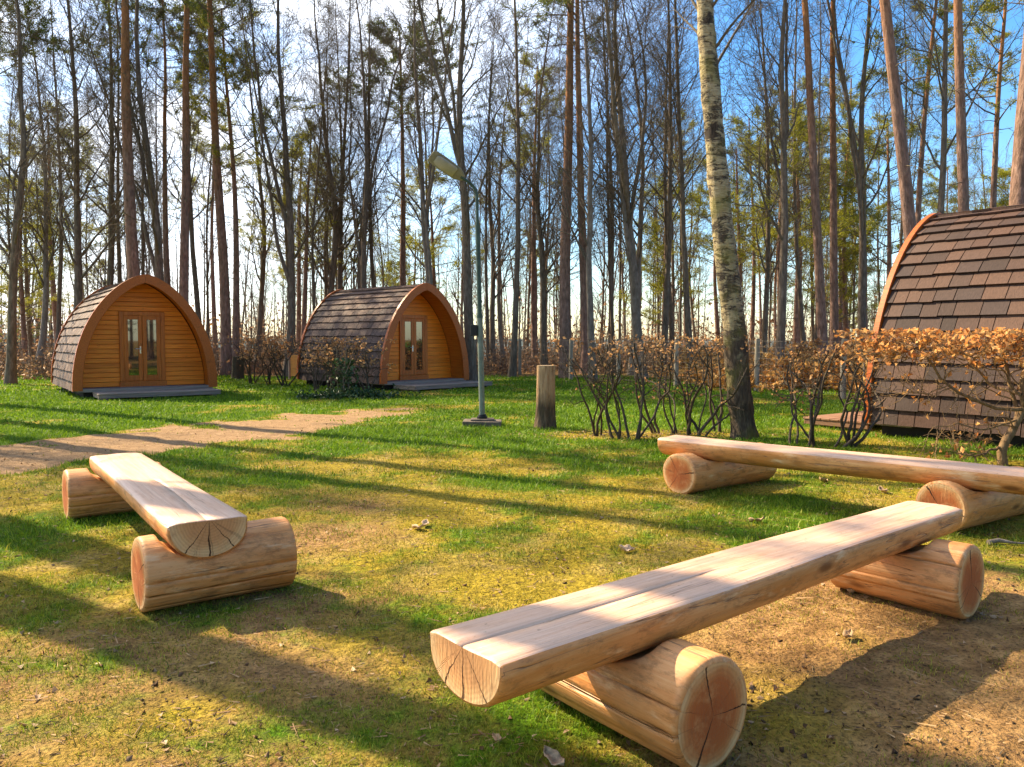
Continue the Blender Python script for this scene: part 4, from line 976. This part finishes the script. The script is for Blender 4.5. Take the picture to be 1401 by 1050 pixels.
for k, (px, py, h, n, sp, lv, ln) in enumerate(((820, 596, 1.38, 4, 1.1, 60, (-.05, 0)), (846, 601, 1.40, 5, 1.2, 70, (-.25, 0)), (866, 602, 1.42, 4, 1.2, 75, (.15, 0)), (898, 593, 1.42, 3, .9, 80, (-.28, 0)), (921, 595, 1.42, 3, .6, 85, (0, 0)), (945, 597, 1.42, 3, .6, 80, (.05, 0)), (955, 597, 1.42, 4, 1.2, 80, (.2, 0)), (985, 590, 1.42, 3, .8, 65, (.1, 0)))):
    shrub('bare clipped hedge plant %s' % ('nearest the peeling stump', 'leaning left, second from the stump', 'with two crossing stems, third from the stump', 'leaning left in the middle of the bare hedge', 'upright with a single dark stem, mid-hedge', 'upright thin one left of the forked plant', 'forked low, second from the birch', 'right beside the birch trunk')[k], px, py, h, n, sp, 40 + k, lv, ln, .020)
for k, (px, py, h, n, sp, lv, ln) in enumerate(((1090, 608, 1.36, 2, .4, 120, (0, 0)), (1108, 609, 1.34, 3, .9, 120, (.12, 0)), (1121, 610, 1.36, 2, .5, 120, (0, 0)), (1150, 612, 1.38, 4, 1.6, 80, (.55, 0)), (1168, 611, 1.36, 3, 1.0, 150, (.15, 0)))):
    shrub('thin hedge plant %s' % ('first right of the birch, straight dark stem', 'second right of the birch, bowed stem', 'third right of the birch', 'with low crooked branch before the deck', 'beside the pod arch')[k], px, py, h, n, sp, 60 + k, lv, ln, .019)
def big_shrub():
    """twisted trunk at the right edge with long arms to the left and a clipped leafy top"""
    b = at(1374, 636); t = empty('hedge_shrub', tuple(b), 0, 'large gnarled beech shrub at the right edge with long arms and orange leaves', 'shrub', 'clipped beech hedge plants'); rng = np.random.default_rng(71); Y = b[1]
    def line(pts, r0, r1, n=14):
        Q = np.array([dep(x, y, Y + d) - b for x, y, d in pts]); tt = np.linspace(0, len(Q) - 1, n); q = np.stack([np.interp(tt, np.arange(len(Q)), Q[:, k]) for k in range(3)], -1); q[1:] += rng.normal(0, .008, (n - 1, 3)); return q, np.linspace(r0, r1, n)
    arms = [line([(1374, 645, 0), (1370, 612, 0), (1386, 590, .02), (1400, 560, .05), (1398, 520, .05), (1420, 480, .1)], .055, .03),
            line([(1398, 560, 0), (1370, 560, 0), (1325, 545, -.1), (1290, 520, -.1), (1262, 478, -.1), (1245, 462, -.1)], .024, .008),
            line([(1388, 585, 0), (1392, 560, .1), (1380, 520, .15), (1372, 480, .2), (1362, 455, .2)], .03, .010),
            line([(1372, 612, 0), (1350, 618, -.1), (1335, 625, -.15), (1322, 622, -.15)], .016, .006),
            line([(1398, 540, 0), (1360, 530, .3), (1330, 500, .4), (1310, 470, .5), (1290, 455, .5)], .02, .007),
            line([(1390, 575, 0), (1345, 590, -.15), (1310, 580, -.2), (1275, 585, -.25)], .012, .004),
            line([(1262, 480, -.1), (1238, 470, 0), (1215, 462, .05), (1200, 470, .1)], .009, .004),
            line([(1300, 525, -.1), (1270, 540, -.2), (1240, 535, -.2)], .008, .004)]
    P = np.array([a[0] for a in arms]); Rd = np.array([a[1] for a in arms]); gr = [(P, Rd, 9)]
    q, D, tt, rr = sprout(P, Rd, 14, .25, 1, .6, 1.5, rng); Q = grow(q, D, rng.uniform(.2, .75, len(q)), 6, .25, .05, rng)
    zt = 1.47 - b[2]; Q[:, :, 2] = np.minimum(Q[:, :, 2], zt); RQ = taper(np.clip(rr * .5, .004, .010), 7, .4); gr.append((Q, RQ, 5))
    # clipped top: twigs along a level band
    n = 150; q = np.stack([rng.uniform(-1.55, .8, n), rng.uniform(-.3, .45, n), rng.uniform(1.15, 1.40, n)], -1); D = rng.normal(size=(n, 3)); D[:, 2] = np.abs(D[:, 2]) * .4
    T2 = grow(q, D, rng.uniform(.2, .5, n), 6, .25, .02, rng); T2[:, :, 2] = np.minimum(T2[:, :, 2], zt); RT = taper(np.full(n, .006), 7, .4); gr.append((T2, RT, 4))
    A = np.concatenate([Q, T2]); RA = np.concatenate([RQ, RT]); q, D, tt, rr = sprout(A, RA, 6, .2, 1, .4, 1.2, rng); W = grow(q, D, rng.uniform(.06, .25, len(q)), 4, .25, .03, rng); W[:, :, 2] = np.minimum(W[:, :, 2], zt + .02); gr.append((W, taper(np.full(len(q), .003), 5, .5), 3))
    V, Fq = tubes(gr); mesh_np('stems', V, Fq, M['armbark'], None, True, t)
    tips = W[:, 1:].reshape(-1, 3); pr = np.where(tips[:, 2] > 1.12, 1.0, .16); pr /= pr.sum(); n = 1700
    L = tips[rng.choice(len(tips), n, p=pr)] + rng.normal(0, .015, (n, 3)); V, Fa = scatter_quads(L, rng.uniform(.045, .085, n), rng, 1.0, .6); mesh_np('leaves', V, Fa, M['beech_o'], None, False, t)
big_shrub()
for k, (px, py, h, n, lv, wh) in enumerate(((345, 526, 1.48, 6, 230, 'at the left end, nearest the dark stump'), (366, 527, 1.50, 6, 240, 'second from the dark stump'), (388, 528, 1.50, 6, 230, 'left of the yellow panel'), (432, 536, 1.42, 6, 300, 'right of the yellow panel'), (455, 539, 1.42, 6, 300, 'in the middle before the middle pod'), (478, 541, 1.42, 7, 300, 'wrapped in ivy before the middle pod'), (502, 542, 1.40, 6, 260, 'at the right end, nearest the middle pod arch'))):
    shrub('brown-leaved beech hedge plant ' + wh, px, py, h, n, 1.1, 80 + k, lv, (0, 0), .02, 'beech hedge beside the middle pod', .075, (.55, 1.02))
def ivy():
    rng = np.random.default_rng(5); b = at(482, 545); t = empty('ivy_clump', tuple(b), 0, 'dark ivy climbing the hedge and creeping over grass before the middle pod', 'ivy')
    n = 900; x = rng.normal(.0, .55, n); y = rng.normal(-.1, .25, n); P = np.stack([x, y, np.abs(rng.normal(.08, .07, n))], -1)
    m2 = 420; Q = np.stack([rng.normal(-.18, .16, m2), rng.normal(0, .12, m2), rng.uniform(.05, .95, m2)], -1); n3 = 300; Q3 = np.stack([rng.uniform(-1.3, 1.0, n3), rng.normal(-.15, .2, n3), np.abs(rng.normal(.05, .04, n3))], -1)
    P = np.concatenate([P, Q, Q3]); V, Fa = scatter_quads(P, rng.uniform(.05, .1, len(P)), rng, 1.0, .8); mesh_np('leaves', V, Fa, M['ivy'], None, False, t)
    st = grow(np.stack([rng.normal(-.15, .06, 8), rng.normal(0, .05, 8), np.full(8, -.05)], -1), np.tile([0, 0, 1.], (8, 1)), np.full(8, 1.3), 10, .15, .1, rng); V, Fq = tubes([(st, taper(np.full(8, .018), 11, .4), 6)]); mesh_np('stems', V, Fq, M['bark'], None, True, t)
ivy()
def undergrowth():
    rng = np.random.default_rng(19)
    def band(n, seedpts, label, name, leafmat, nl, hmin, hmax, ls, cat):
        x = np.concatenate([rng.uniform(a, b, int(n * f)) for (a, b, c, d, f) in seedpts]); y = np.concatenate([rng.uniform(c, d, int(n * f)) for (a, b, c, d, f) in seedpts])
        P0 = np.stack([x, y, ground_z(x, y) - .05], -1); D = np.stack([rng.normal(0, .55, len(x)), rng.normal(0, .5, len(x)), np.ones(len(x))], -1); L = rng.uniform(hmin, hmax, len(x))
        P = grow(P0, D, L, 5, .22, -.02, rng); Rd = taper(np.full(len(x), .008), 6, .4); q, D, tt, rr = sprout(P, Rd, 4, .3, 1, .5, 1.2, rng); Q = grow(q, D, rng.uniform(.15, .5, len(q)), 3, .25, 0, rng)
        V, Fq = tubes([(P, Rd, 4), (Q, taper(np.full(len(q), .0055), 4, .5), 3)])
        tips = np.concatenate([Q[:, 1:].reshape(-1, 3), P[:, 2:].reshape(-1, 3)]); Lf = tips[rng.choice(len(tips), nl)] + rng.normal(0, .08, (nl, 3)); gz_ = ground_z(Lf[:, 0], Lf[:, 1]); Lf[:, 2] = np.maximum(Lf[:, 2] * rng.uniform(.2, 1, nl), gz_ + .02)
        V2, F2 = scatter_quads(Lf, rng.uniform(.7, 1.4, nl) * ls, rng, .9, .5); nq = sum(len(f) for f in Fq)
        o = mesh_np(name, np.concatenate([V, V2]), Fq + [f + len(V) for f in F2], [M['twig'], leafmat], np.concatenate([np.zeros(nq), np.ones(sum(len(f) for f in F2))])); tag(o, label, cat, None, 'stuff')
    band(3600, [(-26, -11, 27, 36, .3), (-11, 0, 31, 40, .25), (0, 8, 33, 42, .2), (-26, 16, 40, 52, .25)], 'low brown brushwood and leaf litter along the edge of the wood', 'undergrowth', M['brush'], 24000, .5, 1.7, .14, 'undergrowth')
    band(1300, [(6, 12, 22, 30, .6), (9.2, 16, 17, 24, .4)], 'orange dry bracken behind the fence right of the birch', 'bracken', M['bracken'], 34000, .5, 1.6, .17, 'bracken')
undergrowth()
def hills():
    xs = np.linspace(-2600, 2600, 160); rows = []
    for y, hh in ((900, -46), (1300, -20), (1900, 4), (2500, -2)):
        rows.append([(x, y + 60 * math.sin(x * .002), hh + (30 * (float(fbm(np.array([x * .0022]), np.array([y * .003]), 61, 4)[0]) - .45) * 2 if hh > -10 else 0)) for x in xs])
    m = MB(); m.grid(rows); tag(m.build('hills', M['hill']), 'wooded ridge beyond the trees, coloured a hazy blue-green', 'hills', None, 'structure')
hills()
# ------------------------------------------------------------------ small fallen leaves and a stick
def fallen():
    spots = [(571, 726, .055, 'pale crumpled leaf on sunlit moss left of centre'), (581, 722, .05, 'smaller pale leaf touching the crumpled leaf left of centre'), (855, 753, .06, 'single pale folded leaf on sunlit moss behind the near bench'),
             (681, 1015, .025, 'tiny brown leaf below the near end of the bench seat'), (757, 1044, .045, 'pale curled leaf at the bottom edge under the near bench'), (1208, 676, .06, 'orange leaf under the far right bench'), (1036, 716, .06, 'red-brown leaf between the two right benches'),
             (1126, 662, .07, 'grey-brown leaf behind the far bench supports'), (1165, 813, .04, 'pinkish leaf by the right support log of the near bench'), (1160, 877, .04, 'pale leaf on bare soil right of the near bench')]
    for k, (px, py, s, lb) in enumerate(spots):
        p = at(px, py); rng = random.Random(k); m = MB(); n = 9; rows = []
        for i in range(n):
            u = i / (n - 1) * 2 - 1; w = (1 - u * u) ** .7 * .55 + .02
            rows.append([(u * s, v * w * s, s * (.16 + .35 * abs(v) * (1 + .3 * u) + .22 * u * u + .12 * math.sin(7 * u + k + 3 * v) + .08 * math.sin(13 * v + 5 * u))) for v in (-1, -.5, 0, .5, 1)])
        m.grid(rows); o = m.build('fallen_leaf', M['litter'] if k not in (0, 1, 2, 4) else PALE); o.location = (p[0], p[1], gz(p[0], p[1]) + .002); o.rotation_euler = (rng.uniform(-.3, .3), rng.uniform(-.3, .3), rng.uniform(0, 6))
        so = o.modifiers.new('thickness', 'SOLIDIFY'); so.thickness = .0015
        tag(o, lb, 'leaf', 'fallen leaves on the lawn')
    a = at(1352, 746); m = MB(); m.tube([(0, 0, .02), (.08, .02, .03), (.17, .0, .018), (.3, -.02, .015)], [.018, .016, .008, .004], 8); o = m.build('broken_stick', M['bark_pale']); o.location = (a[0], a[1], gz(a[0], a[1])); tag(o, 'short broken stick on soil right of the near bench', 'stick')
PALE = mat_plain('bleached_leaf', (.58, .40, .24), .8, 0, .4, 60)
fallen()
# ------------------------------------------------------------------ light and sky
EL = 40; AZ = 58
sun = bpy.data.lights.new('sun', 'SUN'); sun.energy = 5.0; sun.angle = R(.45); sun.color = (1.0, .83, .56)
so = bpy.data.objects.new('sun', sun); C.objects.link(so)
dv = Vector((-math.sin(R(AZ)) * math.cos(R(EL)), math.cos(R(AZ)) * math.cos(R(EL)), math.sin(R(EL))))
so.rotation_euler = dv.to_track_quat('Z', 'Y').to_euler(); so.location = dv * 60
wd = bpy.data.worlds.new('World'); bpy.context.scene.world = wd; wd.use_nodes = True
n = wd.node_tree.nodes; l = wd.node_tree.links; bg = n['Background']
sky = n.new('ShaderNodeTexSky'); sky.sky_type = 'NISHITA'; sky.sun_disc = False; sky.sun_elevation = R(EL); sky.sun_rotation = R(-AZ); sky.air_density = 1.0; sky.dust_density = .5; sky.ozone_density = 2.0
tc = n.new('ShaderNodeTexCoord'); mp = n.new('ShaderNodeMapping'); mp.inputs['Scale'].default_value = (1, 1, 2.2); l.new(tc.outputs['Generated'], mp.inputs[0])
nz = n.new('ShaderNodeTexNoise'); nz.inputs['Scale'].default_value = 2.4; nz.inputs['Detail'].default_value = 6; nz.inputs['Roughness'].default_value = .6; l.new(mp.outputs[0], nz.inputs['Vector'])
rp = n.new('ShaderNodeValToRGB'); rp.color_ramp.elements[0].position = .36; rp.color_ramp.elements[1].position = .60; l.new(nz.outputs['Fac'], rp.inputs[0])
# thin bright cloud gathers on the sun's side of the sky
sv = (-math.sin(R(AZ)) * math.cos(R(EL)), math.cos(R(AZ)) * math.cos(R(EL)), math.sin(R(EL)))
dt = n.new('ShaderNodeVectorMath'); dt.operation = 'DOT_PRODUCT'; l.new(tc.outputs['Generated'], dt.inputs[0]); dt.inputs[1].default_value = sv
r2 = n.new('ShaderNodeMapRange'); r2.interpolation_type = 'SMOOTHSTEP'; r2.inputs[1].default_value = .42; r2.inputs[2].default_value = .80; l.new(dt.outputs['Value'], r2.inputs[0])
mu = n.new('ShaderNodeMath'); mu.operation = 'MULTIPLY'; l.new(rp.outputs[0], mu.inputs[0]); l.new(r2.outputs[0], mu.inputs[1])
mx = n.new('ShaderNodeMix'); mx.data_type = 'RGBA'; l.new(mu.outputs[0], mx.inputs[0]); hs = n.new('ShaderNodeHueSaturation'); hs.inputs['Saturation'].default_value = 1.35; hs.inputs['Value'].default_value = 1.3; l.new(sky.outputs[0], hs.inputs['Color']); l.new(hs.outputs[0], mx.inputs[6]); mx.inputs[7].default_value = (12, 12, 12.3, 1)
l.new(mx.outputs[2], bg.inputs[0]); bg.inputs[1].default_value = .085
sc = bpy.context.scene; sc.view_settings.view_transform = 'Standard'; sc.view_settings.look = 'None'; sc.view_settings.exposure = 1.47; sc.view_settings.gamma = 1
sc.render.engine = 'CYCLES'; sc.cycles.max_bounces = 6; sc.cycles.diffuse_bounces = 3; sc.cycles.transparent_max_bounces = 4
sc.cycles.use_denoising = True
